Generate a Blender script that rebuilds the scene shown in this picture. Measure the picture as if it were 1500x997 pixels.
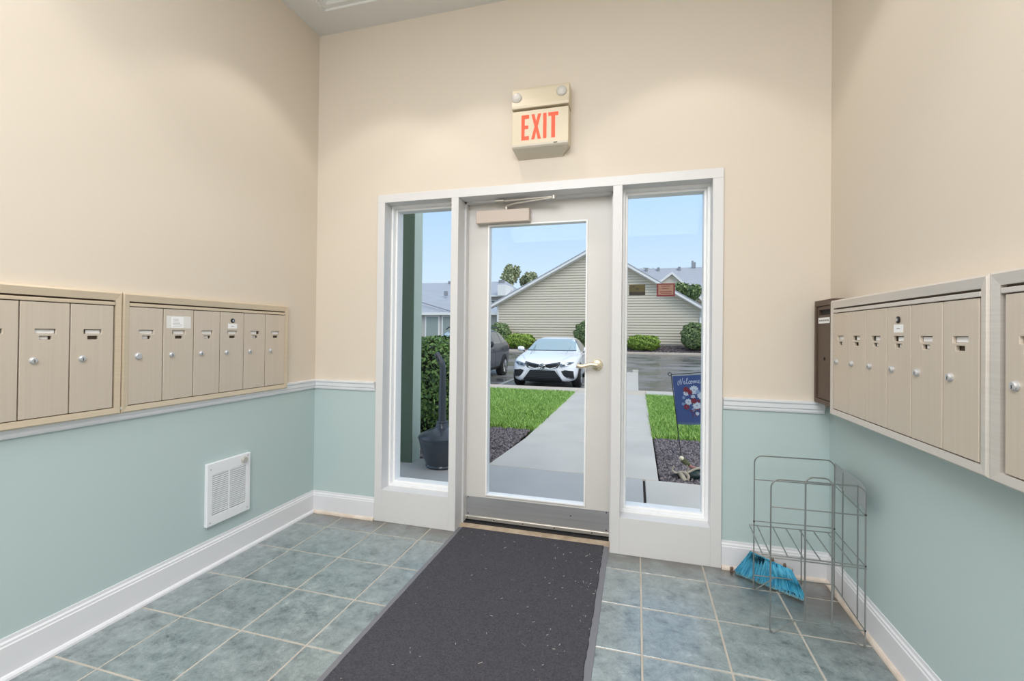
import bpy, bmesh, math, random
import numpy as np
from mathutils import Vector, Matrix
from mathutils.bvhtree import BVHTree

for o in list(bpy.data.objects): bpy.data.objects.remove(o)
SC = bpy.context.scene
COL = SC.collection
PI = math.pi
rng = random.Random(7)

# ------------------------------------------------------------------ camera
def cam_rotation(yaw, pitch, roll):
    return Matrix.Rotation(yaw, 3, 'Z') @ Matrix.Rotation(pitch, 3, 'X') @ Matrix.Rotation(roll, 3, 'Y')
cam_data = bpy.data.cameras.new('camera')
cam = bpy.data.objects.new('camera', cam_data); COL.objects.link(cam)
M = cam_rotation(0.27086, 0.0072, -0.0110)
m4 = Matrix((M.col[0], M.col[2], -M.col[1])).transposed().to_4x4()
m4.translation = (1.1835, -2.6314, 1.2346)
cam.matrix_world = m4
cam_data.sensor_width = 36.0
cam_data.lens = 660.24 / 1500 * 36
cam_data.shift_y = -15.08 / 1500
cam_data.clip_start = 0.02; cam_data.clip_end = 500
SC.camera = cam

SC.view_settings.view_transform = 'Standard'
SC.view_settings.look = 'None'
SC.view_settings.gamma = 1.0
SC.view_settings.use_curve_mapping = False
SC.view_settings.exposure = 0.0

def lin(c):
    c = c / 255.0
    return c / 12.92 if c <= 0.04045 else ((c + 0.055) / 1.055) ** 2.4
def rgb(r, g, b): return (lin(r), lin(g), lin(b), 1.0)

# ------------------------------------------------------------------ sky
W = bpy.data.worlds.new('sky'); SC.world = W; W.use_nodes = True
wn = W.node_tree.nodes; wl = W.node_tree.links
wn.clear()
tc = wn.new('ShaderNodeTexCoord'); sx = wn.new('ShaderNodeSeparateXYZ')
ramp = wn.new('ShaderNodeValToRGB'); bg = wn.new('ShaderNodeBackground'); wo = wn.new('ShaderNodeOutputWorld')
wl.new(tc.outputs['Generated'], sx.inputs[0]); wl.new(sx.outputs['Z'], ramp.inputs[0])
ramp.color_ramp.elements[0].position = 0.0; ramp.color_ramp.elements[0].color = rgb(222, 236, 250)
ramp.color_ramp.elements[1].position = 1.0; ramp.color_ramp.elements[1].color = rgb(196, 214, 238)
e = ramp.color_ramp.elements.new(0.12); e.color = rgb(206, 229, 252)
e = ramp.color_ramp.elements.new(0.32); e.color = rgb(170, 210, 253)
e = ramp.color_ramp.elements.new(0.6); e.color = rgb(188, 212, 244)
wl.new(ramp.outputs[0], bg.inputs[0]); wl.new(bg.outputs[0], wo.inputs[0])
bg.inputs[1].default_value = 1.1

# ------------------------------------------------------------------ sun, added fill lights and room downlights
sd = bpy.data.lights.new('sun', 'SUN'); sd.energy = 2.6; sd.angle = math.radians(50); sd.color = (1.0, 0.93, 0.84)
so = bpy.data.objects.new('sun', sd); COL.objects.link(so)
so.rotation_euler = Vector((0.50, -0.42, 0.72)).to_track_quat('Z', 'Y').to_euler()

def area(name, loc, sx_, sy_, power, color=(1, 1, 1), rot=(0, 0, 0)):
    d = bpy.data.lights.new(name, 'AREA'); d.shape = 'RECTANGLE'; d.size = sx_; d.size_y = sy_
    d.energy = power; d.color = color
    o = bpy.data.objects.new(name, d); COL.objects.link(o); o.location = loc; o.rotation_euler = rot
    return o
def spot(name, loc, power, ang, blend, color, radius=0.05):
    d = bpy.data.lights.new(name, 'SPOT'); d.energy = power; d.spot_size = math.radians(ang); d.spot_blend = blend
    d.color = color; d.shadow_soft_size = radius
    o = bpy.data.objects.new(name, d); COL.objects.link(o); o.location = loc
    return o
WARM = (1.0, 0.955, 0.90)
area('ceiling_fill_light', (0.6, -2.6, 3.22), 1.5, 1.5, 53, (0.95, 0.975, 1.0))  # unseen fill light, added to brighten the lobby softly
area('hall_fill_light', (0.6, -4.0, 3.10), 2.9, 1.1, 84, (0.95, 0.975, 1.0), (math.radians(35), 0, 0))  # second fill light, added out of view behind the camera
DOWNLIGHTS = [(-0.35, -0.62), (0.25, -0.62), (1.45, -0.62), (-0.35, -1.9), (1.5, -1.9)]
for i, (x, y) in enumerate(DOWNLIGHTS):
    spot('downlight_lamp', (x, y, 3.235), 12.5, 98, 0.3, WARM, 0.03)

# ------------------------------------------------------------------ mesh helpers
class MB:
    def __init__(self): self.v = []; self.f = []
    def add(self, vs, fs):
        n = len(self.v); self.v += [tuple(p) for p in vs]; self.f += [tuple(i + n for i in f) for f in fs]; return self
    def box(self, x0, x1, y0, y1, z0, z1):
        return self.add([(x0,y0,z0),(x1,y0,z0),(x1,y1,z0),(x0,y1,z0),(x0,y0,z1),(x1,y0,z1),(x1,y1,z1),(x0,y1,z1)],
            [(0,3,2,1),(4,5,6,7),(0,1,5,4),(1,2,6,5),(2,3,7,6),(3,0,4,7)])
    def prism(self, poly, axis, a, b):
        # poly of (p,q); axis 'x': (a,p,q) ; 'y': (p,a,q) ; 'z': (p,q,a)
        def P(p, t): return {'x': (t, p[0], p[1]), 'y': (p[0], t, p[1]), 'z': (p[0], p[1], t)}[axis]
        n = len(poly)
        vs = [P(p, a) for p in poly] + [P(p, b) for p in poly]
        fs = [tuple(range(n))[::-1], tuple(range(n, 2 * n))] + [(i, (i + 1) % n, (i + 1) % n + n, i + n) for i in range(n)]
        return self.add(vs, fs)
    def tube(self, pts, r, n=8, closed=False):
        pts = [Vector(p) for p in pts]; m = len(pts); vs = []; fs = []
        rr = r if isinstance(r, (list, tuple)) else [r] * m
        up = Vector((0.13, 0.27, 0.95)).normalized()
        for i, p in enumerate(pts):
            if closed: t = pts[(i + 1) % m] - pts[i - 1]
            else: t = pts[min(i + 1, m - 1)] - pts[max(i - 1, 0)]
            t.normalize()
            a = t.cross(up)
            if a.length < 0.05: a = t.cross(Vector((1, 0.2, 0)))
            a.normalize()
            if i and a.dot(pa) < 0 : a = -a
            # parallel transport
            if i:
                a = (pa - t * pa.dot(t))
                if a.length < 1e-6: a = t.cross(up)
                a.normalize()
            pa = a; b = t.cross(a)
            for k in range(n):
                an = 2 * PI * k / n
                vs.append(p + (a * math.cos(an) + b * math.sin(an)) * rr[i])
        seg = m if closed else m - 1
        for i in range(seg):
            j = (i + 1) % m
            for k in range(n):
                fs.append((i * n + k, i * n + (k + 1) % n, j * n + (k + 1) % n, j * n + k))
        if not closed:
            fs.append(tuple(range(n))[::-1]); fs.append(tuple(range((m - 1) * n, m * n)))
        return self.add(vs, fs)
    def lathe(self, prof, c=(0, 0, 0), axis='z', n=24):
        vs = []; fs = []; m = len(prof)
        for (r, h) in prof:
            for k in range(n):
                a = 2 * PI * k / n; x, y = r * math.cos(a), r * math.sin(a)
                p = {'z': (x, y, h), 'y': (x, h, y), 'x': (h, x, y)}[axis]
                vs.append((p[0] + c[0], p[1] + c[1], p[2] + c[2]))
        for i in range(m - 1):
            for k in range(n):
                fs.append((i * n + k, i * n + (k + 1) % n, (i + 1) * n + (k + 1) % n, (i + 1) * n + k))
        fs.append(tuple(range(n))[::-1]); fs.append(tuple(range((m - 1) * n, m * n)))
        return self.add(vs, fs)
    def xf(self, mat):
        self.v = [tuple(mat @ Vector(p)) for p in self.v]; return self
    def build(self, name, mat, parent=None, bevel=0, smooth=False, kind=None, label=None, seg=2):
        me = bpy.data.meshes.new(name); me.from_pydata(self.v, [], self.f)
        bm = bmesh.new(); bm.from_mesh(me); bmesh.ops.recalc_face_normals(bm, faces=bm.faces); bm.to_mesh(me); bm.free()
        me.materials.append(mat)
        o = bpy.data.objects.new(name, me); COL.objects.link(o)
        if smooth:
            for p in me.polygons: p.use_smooth = True
        if bevel:
            mo = o.modifiers.new('bevel', 'BEVEL'); mo.width = bevel; mo.segments = seg; mo.limit_method = 'ANGLE'; mo.angle_limit = 0.6
            if smooth is False:
                for p in me.polygons: p.use_smooth = True
                try: me.set_sharp_from_angle(angle=0.6)
                except Exception: pass
                mo.harden_normals = False
                for p in me.polygons: p.use_smooth = False
        elif smooth:
            try: me.set_sharp_from_angle(angle=0.7)
            except Exception: pass
        if parent is not None: attach(o, parent)
        if kind: o['kind'] = kind
        if label: o['label'] = label
        return o

def attach(o, parent):
    o.parent = parent
    o.matrix_parent_inverse = parent_world(parent).inverted()
def parent_world(p):
    m = Matrix.LocRotScale(p.location, p.rotation_euler, p.scale)
    if p.parent: m = parent_world(p.parent) @ p.matrix_parent_inverse @ m
    return m
def tag(o, label=None, cat=None, group=None, kind=None):
    if label: o['label'] = label
    if cat: o['category'] = cat
    if group: o['group'] = group
    if kind: o['kind'] = kind
    return o
def thing(name, loc=(0, 0, 0), rz=0.0, label=None, cat=None, group=None, kind=None):
    o = bpy.data.objects.new(name, None); COL.objects.link(o); o.location = loc; o.rotation_euler = (0, 0, rz)
    o.empty_display_size = 0.1
    return tag(o, label, cat, group, kind)
def local(o, name, mat, parent, **k):
    return o.build(name, mat, parent, **k)
def put(mb, name, mat, parent, **k):
    """build a mesh given in the parent's own coordinates"""
    o = mb.build(name, mat, None, **k); o.parent = parent; return o
def np_mesh(name, verts, faces, mat, parent=None, smooth=False, kind=None):
    me = bpy.data.meshes.new(name)
    nv = len(verts); nf = len(faces); k = faces.shape[1]
    me.vertices.add(nv); me.vertices.foreach_set('co', verts.astype(np.float32).ravel())
    me.loops.add(nf * k); me.loops.foreach_set('vertex_index', faces.astype(np.int32).ravel())
    me.polygons.add(nf); me.polygons.foreach_set('loop_start', np.arange(0, nf * k, k, dtype=np.int32))
    try: me.polygons.foreach_set('loop_total', np.full(nf, k, dtype=np.int32))
    except Exception: pass
    me.update(calc_edges=True)
    if smooth: me.polygons.foreach_set('use_smooth', np.ones(nf, dtype=bool))
    me.materials.append(mat)
    o = bpy.data.objects.new(name, me); COL.objects.link(o)
    if parent is not None: o.parent = parent
    if kind: o['kind'] = kind
    return o

# ------------------------------------------------------------------ materials
def mat(name, color, rough=0.6, metal=0.0, noise=None, bump=None, spec=None, coat=0.0, emit=None, trans=0.0):
    """noise=(scale, amount, color2 [,stretch]); bump=(scale, strength, distance)"""
    m = bpy.data.materials.new(name); m.use_nodes = True
    nt = m.node_tree; N = nt.nodes; L = nt.links; b = N['Principled BSDF']
    b.inputs['Base Color'].default_value = color; b.inputs['Roughness'].default_value = rough
    b.inputs['Metallic'].default_value = metal
    if spec is not None: b.inputs['Specular IOR Level'].default_value = spec
    if coat: b.inputs['Coat Weight'].default_value = coat; b.inputs['Coat Roughness'].default_value = 0.05
    if emit: b.inputs['Emission Color'].default_value = emit[0]; b.inputs['Emission Strength'].default_value = emit[1]
    if noise or bump:
        t = N.new('ShaderNodeTexCoord'); mp = N.new('ShaderNodeMapping'); L.new(t.outputs['Object'], mp.inputs[0])
    if noise:
        if len(noise) > 3: mp.inputs['Scale'].default_value = noise[3]
        nz = N.new('ShaderNodeTexNoise'); nz.inputs['Scale'].default_value = noise[0]; nz.inputs['Detail'].default_value = 5
        L.new(mp.outputs[0], nz.inputs['Vector'])
        rp = N.new('ShaderNodeValToRGB'); rp.color_ramp.elements[0].position = 0.5 - noise[1] * .5; rp.color_ramp.elements[1].position = 0.5 + noise[1] * .5
        rp.color_ramp.elements[0].color = color; rp.color_ramp.elements[1].color = noise[2]
        L.new(nz.outputs['Fac'], rp.inputs[0]); L.new(rp.outputs[0], b.inputs['Base Color'])
    if bump:
        n2 = N.new('ShaderNodeTexNoise'); n2.inputs['Scale'].default_value = bump[0]; n2.inputs['Detail'].default_value = 4
        L.new(mp.outputs[0], n2.inputs['Vector'])
        bp = N.new('ShaderNodeBump'); bp.inputs['Strength'].default_value = bump[1]; bp.inputs['Distance'].default_value = bump[2]
        L.new(n2.outputs['Fac'], bp.inputs['Height']); L.new(bp.outputs[0], b.inputs['Normal'])
    return m

def wall_paint():
    m = mat('two_tone_wall_paint', rgb(225, 207, 184), 0.62, bump=(220, 0.06, 0.002))
    nt = m.node_tree; N = nt.nodes; L = nt.links; b = N['Principled BSDF']
    g = N.new('ShaderNodeNewGeometry'); s = N.new('ShaderNodeSeparateXYZ'); L.new(g.outputs['Position'], s.inputs[0])
    c = N.new('ShaderNodeMath'); c.operation = 'GREATER_THAN'; c.inputs[1].default_value = 0.875; L.new(s.outputs['Z'], c.inputs[0])
    mx = N.new('ShaderNodeMix'); mx.data_type = 'RGBA'
    L.new(c.outputs[0], mx.inputs['Factor']); mx.inputs['A'].default_value = rgb(184, 201, 201); mx.inputs['B'].default_value = rgb(217, 206, 191)
    L.new(mx.outputs['Result'], b.inputs['Base Color'])
    return m
def slate_tile():
    m = bpy.data.materials.new('slate_look_tile'); m.use_nodes = True
    nt = m.node_tree; N = nt.nodes; L = nt.links; b = N['Principled BSDF']
    g = N.new('ShaderNodeNewGeometry'); oi = N.new('ShaderNodeObjectInfo')
    mul = N.new('ShaderNodeVectorMath'); mul.operation = 'SCALE'; 
    cb = N.new('ShaderNodeCombineXYZ'); L.new(oi.outputs['Random'], cb.inputs[0]); L.new(oi.outputs['Random'], cb.inputs[1])
    mul.inputs['Scale'].default_value = 37.0; L.new(cb.outputs[0], mul.inputs[0])
    ad = N.new('ShaderNodeVectorMath'); ad.operation = 'ADD'; L.new(g.outputs['Position'], ad.inputs[0]); L.new(mul.outputs[0], ad.inputs[1])
    n1 = N.new('ShaderNodeTexNoise'); n1.inputs['Scale'].default_value = 13; n1.inputs['Detail'].default_value = 10; n1.inputs['Roughness'].default_value = 0.78; n1.inputs['Distortion'].default_value = 0.25
    L.new(ad.outputs[0], n1.inputs['Vector'])
    r = N.new('ShaderNodeValToRGB'); E = r.color_ramp.elements
    E[0].position = 0.34; E[0].color = rgb(70, 80, 85); E[1].position = 0.70; E[1].color = rgb(180, 190, 190)
    k = E.new(0.45); k.color = rgb(120, 133, 135); k = E.new(0.6); k.color = rgb(148, 160, 161)
    L.new(n1.outputs['Fac'], r.inputs[0])
    # thin dark creases of the cleft surface
    nv = N.new('ShaderNodeTexNoise'); nv.inputs['Scale'].default_value = 16; nv.inputs['Detail'].default_value = 8; nv.inputs['Roughness'].default_value = 0.7; nv.inputs['Distortion'].default_value = 0.3
    L.new(ad.outputs[0], nv.inputs['Vector'])
    rv = N.new('ShaderNodeValToRGB'); rv.color_ramp.elements[0].position = 0.485; rv.color_ramp.elements[0].color = (0, 0, 0, 1); rv.color_ramp.elements[1].position = 0.515; rv.color_ramp.elements[1].color = (0, 0, 0, 1)
    kk = rv.color_ramp.elements.new(0.5); kk.color = (.55, .55, .55, 1)
    L.new(nv.outputs['Fac'], rv.inputs[0])
    m1 = N.new('ShaderNodeMix'); m1.data_type = 'RGBA'; L.new(rv.outputs[0], m1.inputs['Factor']); L.new(r.outputs[0], m1.inputs['A']); m1.inputs['B'].default_value = rgb(58, 66, 68)
    # brown grime tracked along the foot of the door wall and into the right corner
    sp = N.new('ShaderNodeSeparateXYZ'); L.new(g.outputs['Position'], sp.inputs[0])
    ng = N.new('ShaderNodeTexNoise'); ng.inputs['Scale'].default_value = 6; ng.inputs['Detail'].default_value = 6; L.new(g.outputs['Position'], ng.inputs['Vector'])
    a1 = N.new('ShaderNodeMapRange'); a1.inputs['From Min'].default_value = -0.20; a1.inputs['From Max'].default_value = -0.02; L.new(sp.outputs['Y'], a1.inputs[0])
    a2 = N.new('ShaderNodeMapRange'); a2.inputs['From Min'].default_value = 1.45; a2.inputs['From Max'].default_value = 2.05; a2.inputs['To Max'].default_value = 1.1; L.new(sp.outputs['X'], a2.inputs[0])
    a3 = N.new('ShaderNodeMapRange'); a3.inputs['From Min'].default_value = -0.75; a3.inputs['From Max'].default_value = -0.15; L.new(sp.outputs['Y'], a3.inputs[0])
    a4 = N.new('ShaderNodeMath'); a4.operation = 'MULTIPLY'; L.new(a2.outputs[0], a4.inputs[0]); L.new(a3.outputs[0], a4.inputs[1])
    a5 = N.new('ShaderNodeMath'); a5.operation = 'MAXIMUM'; L.new(a1.outputs[0], a5.inputs[0]); L.new(a4.outputs[0], a5.inputs[1])
    a6 = N.new('ShaderNodeMapRange'); a6.inputs['From Min'].default_value = 0.25; a6.inputs['From Max'].default_value = 0.52; L.new(ng.outputs['Fac'], a6.inputs[0])
    a7 = N.new('ShaderNodeMath'); a7.operation = 'MULTIPLY'; L.new(a5.outputs[0], a7.inputs[0]); L.new(a6.outputs[0], a7.inputs[1])
    m2 = N.new('ShaderNodeMix'); m2.data_type = 'RGBA'; L.new(a7.outputs[0], m2.inputs['Factor']); L.new(m1.outputs['Result'], m2.inputs['A']); m2.inputs['B'].default_value = rgb(76, 68, 60)
    L.new(m2.outputs['Result'], b.inputs['Base Color'])
    n2 = N.new('ShaderNodeTexNoise'); n2.inputs['Scale'].default_value = 15; n2.inputs['Detail'].default_value = 9; n2.inputs['Distortion'].default_value = 0.9; n2.inputs['Roughness'].default_value = 0.62
    L.new(ad.outputs[0], n2.inputs['Vector'])
    bp = N.new('ShaderNodeBump'); bp.inputs['Strength'].default_value = 0.55; bp.inputs['Distance'].default_value = 0.005
    L.new(n2.outputs['Fac'], bp.inputs['Height']); L.new(bp.outputs[0], b.inputs['Normal'])
    b.inputs['Roughness'].default_value = 0.3; b.inputs['Specular IOR Level'].default_value = 0.8; b.inputs['Coat Weight'].default_value = 1.0; b.inputs['Coat IOR'].default_value = 1.65; b.inputs['Coat Roughness'].default_value = 0.28
    return m, r
def glass():
    m = bpy.data.materials.new('clear_glass'); m.use_nodes = True
    nt = m.node_tree; N = nt.nodes; L = nt.links; N.clear()
    o = N.new('ShaderNodeOutputMaterial'); t = N.new('ShaderNodeBsdfTransparent'); g = N.new('ShaderNodeBsdfGlossy'); mx = N.new('ShaderNodeMixShader'); f = N.new('ShaderNodeFresnel')
    f.inputs[0].default_value = 1.45; g.inputs['Roughness'].default_value = 0.0; t.inputs[0].default_value = (0.985, 0.99, 0.985, 1)
    ml = N.new('ShaderNodeMath'); ml.operation = 'MULTIPLY'; ml.inputs[1].default_value = 0.13; L.new(f.outputs[0], ml.inputs[0])
    L.new(ml.outputs[0], mx.inputs[0]); L.new(t.outputs[0], mx.inputs[1]); L.new(g.outputs[0], mx.inputs[2]); L.new(mx.outputs[0], o.inputs[0])
    return m
def leafmat(name, a, b_, scale=40):
    m = mat(name, a, 0.5)
    nt = m.node_tree; N = nt.nodes; L = nt.links; b = N['Principled BSDF']
    g = N.new('ShaderNodeNewGeometry')
    r = N.new('ShaderNodeValToRGB'); r.color_ramp.elements[0].color = a; r.color_ramp.elements[1].color = b_
    L.new(g.outputs['Random Per Island'], r.inputs[0]); L.new(r.outputs[0], b.inputs['Base Color'])
    b.inputs['Subsurface Weight'].default_value = 0.0
    return m

PAINT = wall_paint()
TILE, TILE_RAMP = slate_tile()
GLASS = glass()
GROUT = mat('grout', rgb(196, 189, 179), 0.9, noise=(9, 0.6, rgb(176, 166, 154)))
WHITE = mat('white_trim_paint', rgb(218, 217, 217), 0.38, bump=(60, 0.03, 0.002))
BASEW = mat('white_baseboard_paint', rgb(226, 226, 230), 0.4)
CREAMB = mat('scuffed_cream_shoe_paint', rgb(228, 216, 204), 0.5, noise=(14, 0.5, rgb(208, 190, 174)))
CEIL = mat('ceiling_paint', rgb(226, 226, 224), 0.8)
CEIL2 = mat('ceiling_field_paint', rgb(214, 214, 211), 0.85)
DOORP = mat('door_paint', rgb(214, 211, 207), 0.42)
VINYL = mat('white_vinyl', rgb(246, 246, 246), 0.3)
STEEL = mat('brushed_kick_plate', rgb(186, 187, 190), 0.4, 0.5, noise=(3, 0.8, rgb(164, 165, 168), (1, 1, 30)))
ALU = mat('aluminium', rgb(205, 200, 192), 0.4, 0.7)
BLACKR = mat('black_rubber', rgb(28, 28, 30), 0.7)
BOXM = mat('champagne_metal', rgb(212, 199, 184), 0.4, 0.25, noise=(2.2, 0.7, rgb(203, 190, 174), (60, 60, 0.6)))
BOXF = mat('champagne_frame_metal', rgb(218, 202, 178), 0.38, 0.3, noise=(3, 0.7, rgb(206, 190, 166), (1, 1, 60)))
BOXFR = mat('silver_frame_metal', rgb(220, 213, 206), 0.35, 0.35, noise=(3, 0.7, rgb(206, 199, 191), (1, 1, 60)))
BOXD = mat('mailbox_dark_interior', rgb(90, 78, 66), 0.7)
BRONZE = mat('bronze_metal', rgb(98, 80, 68), 0.5, 0.3, noise=(30, 0.7, rgb(88, 72, 62)))
CARD = mat('white_card', rgb(240, 240, 240), 0.6)
TAPE = mat('clear_tape', rgb(224, 222, 218), 0.25)
INK = mat('grey_ink', rgb(120, 120, 128), 0.7)
CHROME = mat('chrome', rgb(200, 203, 208), 0.2, 1.0)
NICKEL = mat('satin_nickel', rgb(204, 205, 208), 0.35, 0.6)
DARKMET = mat('dark_metal', rgb(66, 62, 60), 0.4, 0.8)
WIRE = mat('zinc_wire', rgb(158, 161, 160), 0.3, 0.85)
SIGNB = mat('almond_plastic', rgb(218, 205, 180), 0.45)
LENSW = mat('lamp_lens', rgb(204, 200, 194), 0.3)
EXITR = mat('lit_exit_red', rgb(150, 40, 16), 0.5, emit=(rgb(255, 94, 56), 0.85))
HEATW = mat('white_enamel', rgb(232, 234, 238), 0.35)
HEATD = mat('heater_dark', rgb(110, 116, 120), 0.7)
CARPET = mat('charcoal_carpet', rgb(50, 49, 55), 0.95, noise=(160, 0.55, rgb(86, 85, 92)), bump=(420, 0.9, 0.004))
MATEDGE = mat('grey_vinyl_edge', rgb(118, 118, 124), 0.45)
LINT = mat('pale_lint', rgb(205, 200, 190), 0.9)
BRASS = mat('polished_brass', rgb(232, 220, 192), 0.3, 0.6)
CLOSER = mat('closer_cover', rgb(205, 190, 178), 0.45)
BLUE = leafmat('blue_bristles', rgb(8, 128, 176), rgb(96, 196, 226))
BRIST2 = leafmat('faded_bristle_tips', rgb(96, 150, 166), rgb(150, 180, 180))
BROWNC = mat('brown_plastic', rgb(110, 88, 74), 0.5)
PINKP = mat('faded_plastic_block', rgb(176, 158, 150), 0.4)
CONC = mat('damp_concrete', rgb(206, 201, 192), 0.5, noise=(1.6, 0.9, rgb(178, 174, 166)), bump=(90, 0.25, 0.004))
PORCH = mat('porch_concrete', rgb(182, 180, 176), 0.5, noise=(2.2, 0.8, rgb(168, 166, 164)), bump=(120, 0.25, 0.003))
CURB = mat('kerb_concrete', rgb(206, 194, 178), 0.6, noise=(3, 0.7, rgb(184, 172, 158)))
JOINT = mat('dark_soil', rgb(52, 44, 42), 0.95)
SOIL = mat('wet_soil', rgb(66, 58, 60), 0.9, noise=(8, 0.6, rgb(44, 38, 40)), bump=(40, 0.8, 0.02))
MULCH = leafmat('mulch_chips', rgb(48, 42, 44), rgb(134, 124, 128)); MULCH.node_tree.nodes['Principled BSDF'].inputs['Roughness'].default_value = 0.45
GRASS = leafmat('grass_blades', rgb(100, 146, 54), rgb(172, 208, 108)); GRASS.node_tree.nodes['Principled BSDF'].inputs['Roughness'].default_value = 0.45
TURF = mat('turf_soil', rgb(70, 104, 38), 0.95, noise=(9, 0.6, rgb(56, 84, 32)))
def asphalt():
    m = mat('wet_asphalt', rgb(84, 84, 88), 0.2, bump=(160, 0.3, 0.004))
    nt = m.node_tree; N = nt.nodes; L = nt.links; b = N['Principled BSDF']
    t = N.new('ShaderNodeNewGeometry'); mp = N.new('ShaderNodeMapping'); mp.inputs['Scale'].default_value = (0.5, 0.9, 1); L.new(t.outputs['Position'], mp.inputs[0])
    n = N.new('ShaderNodeTexNoise'); n.inputs['Scale'].default_value = 1.4; n.inputs['Detail'].default_value = 6; L.new(mp.outputs[0], n.inputs['Vector'])
    r = N.new('ShaderNodeMapRange'); r.inputs['From Min'].default_value = 0.38; r.inputs['From Max'].default_value = 0.6; r.inputs['To Min'].default_value = 0.12; r.inputs['To Max'].default_value = 0.5
    L.new(n.outputs['Fac'], r.inputs[0]); L.new(r.outputs[0], b.inputs['Roughness'])
    c = N.new('ShaderNodeValToRGB'); c.color_ramp.elements[0].position = 0.35; c.color_ramp.elements[0].color = rgb(84, 84, 86); c.color_ramp.elements[1].position = 0.65; c.color_ramp.elements[1].color = rgb(138, 136, 134)
    L.new(n.outputs['Fac'], c.inputs[0]); L.new(c.outputs[0], b.inputs['Base Color'])
    return m
ASPH = asphalt()
LINEP = mat('white_road_paint', rgb(200, 200, 198), 0.5, noise=(20, 0.6, rgb(160, 160, 160)))
SAGEPOST = mat('sage_post_paint', rgb(188, 202, 190), 0.6, noise=(12, 0.7, rgb(176, 192, 178), (6, 6, 0.4)))
POST_SHADE = mat('shaded_post_face_green', rgb(84, 100, 80), 0.6, noise=(12, 0.7, rgb(74, 90, 70), (6, 6, 0.4)))  # post green darkened: shade of the front face put into the colour
SIDING = mat('beige_vinyl_siding', rgb(222, 212, 192), 0.55)
SIDING2 = mat('grey_vinyl_siding', rgb(186, 184, 176), 0.55)
FASCIA = mat('white_fascia', rgb(232, 232, 228), 0.5)
ROOFG = mat('wet_grey_shingles', rgb(150, 154, 162), 0.42, noise=(2.2, 0.8, rgb(172, 176, 184), (0.6, 3, 3)))
ROOFD = mat('dark_shingles', rgb(128, 130, 136), 0.5, noise=(2.2, 0.8, rgb(146, 148, 154)))
SHUTG = mat('sage_door_panel', rgb(148, 160, 154), 0.5)
WINDK = mat('window_dark_glass', rgb(70, 80, 86), 0.08, coat=0.4)
LEAFD = leafmat('dark_hedge_leaves', rgb(34, 62, 24), rgb(104, 138, 62))
LEAFB = leafmat('bright_boxwood_leaves', rgb(86, 120, 34), rgb(162, 190, 76))
LEAFM = leafmat('round_shrub_leaves', rgb(58, 90, 44), rgb(150, 170, 112))
LEAFT = leafmat('tree_leaves', rgb(112, 126, 84), rgb(196, 200, 160))
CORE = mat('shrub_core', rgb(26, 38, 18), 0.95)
BARK = mat('bark', rgb(92, 80, 68), 0.9)
CARW = mat('pearl_white_car_paint', rgb(238, 240, 244), 0.22, coat=0.6)
CARD_G = mat('dark_grey_car_paint', rgb(66, 72, 86), 0.3, 0.1, coat=0.6)
CARBLK = mat('car_black_plastic', rgb(24, 26, 30), 0.45)
CARGL = mat('car_glass', rgb(150, 172, 176), 0.04, coat=1.0)
CARGL2 = mat('tinted_car_glass', rgb(112, 118, 122), 0.06, coat=0.6)
LAMPM = mat('headlamp', rgb(132, 140, 150), 0.1, 0.4, coat=1.0)
TYRE = mat('tyre', rgb(26, 26, 28), 0.8)
RIM = mat('alloy_rim', rgb(190, 192, 196), 0.25, 0.9)
RIMD = mat('alloy_rim_dark', rgb(44, 44, 46), 0.3, 0.6)
ASHP = mat('charcoal_glossy_plastic', rgb(52, 58, 66), 0.3, coat=0.3)
FLAGB = mat('navy_flag_cloth', rgb(48, 68, 116), 0.85, bump=(300, 0.3, 0.002))
FLAGH = mat('flag_hem', rgb(70, 88, 120), 0.85)
FLW = mat('print_white_petals', rgb(166, 176, 190), 0.9)
FLW2 = mat('print_pale_blue_petals', rgb(116, 138, 170), 0.9)
FLR = mat('print_dark_red_petals', rgb(104, 32, 44), 0.9)
FLT = mat('print_script_white', rgb(176, 186, 206), 0.9)
GOLDS = mat('dark_gold_sticker', rgb(78, 70, 22), 0.5)
BLKS = mat('black_sticker_print', rgb(30, 24, 14), 0.5)
REDS = mat('dark_red_sticker', rgb(112, 26, 38), 0.5)
TANS = mat('tan_sticker', rgb(146, 112, 94), 0.5)
DRIFT = mat('weathered_driftwood', rgb(186, 178, 162), 0.85, noise=(18, 0.6, rgb(120, 112, 100)))
MOSS = mat('mossy_statue', rgb(92, 94, 66), 0.85, noise=(30, 0.6, rgb(58, 60, 40)))
STONEC = mat('pale_stone', rgb(214, 208, 184), 0.8)
DGREEN = mat('dark_green_glaze', rgb(22, 44, 44), 0.35)

# ------------------------------------------------------------------ room shell
XL, XR, YB, YF, ZC = -0.952, 2.126, 0.0, -4.7, 3.274
def struct(mb, name, m, **k): return mb.build(name, m, None, kind='structure', **k)

wl_ = MB().box(XL - 0.15, XL, YF, 0.2, -0.1, ZC + 0.3); struct(wl_, 'wall_left', PAINT)
wr_ = MB().box(XR, XR + 0.15, YF, 0.2, -0.1, ZC + 0.3); struct(wr_, 'wall_right', PAINT)
wb_ = MB().box(XL, -0.46, 0, 0.2, -0.1, ZC + 0.3).box(1.614, XR, 0, 0.2, -0.1, ZC + 0.3).box(-0.46, 1.614, 0, 0.2, 2.125, ZC + 0.3)
struct(wb_, 'wall_back', PAINT)
struct(MB().box(XL - 0.15, XR + 0.15, YF - 0.15, YF, -0.1, ZC + 0.3), 'wall_front', PAINT)
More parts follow.
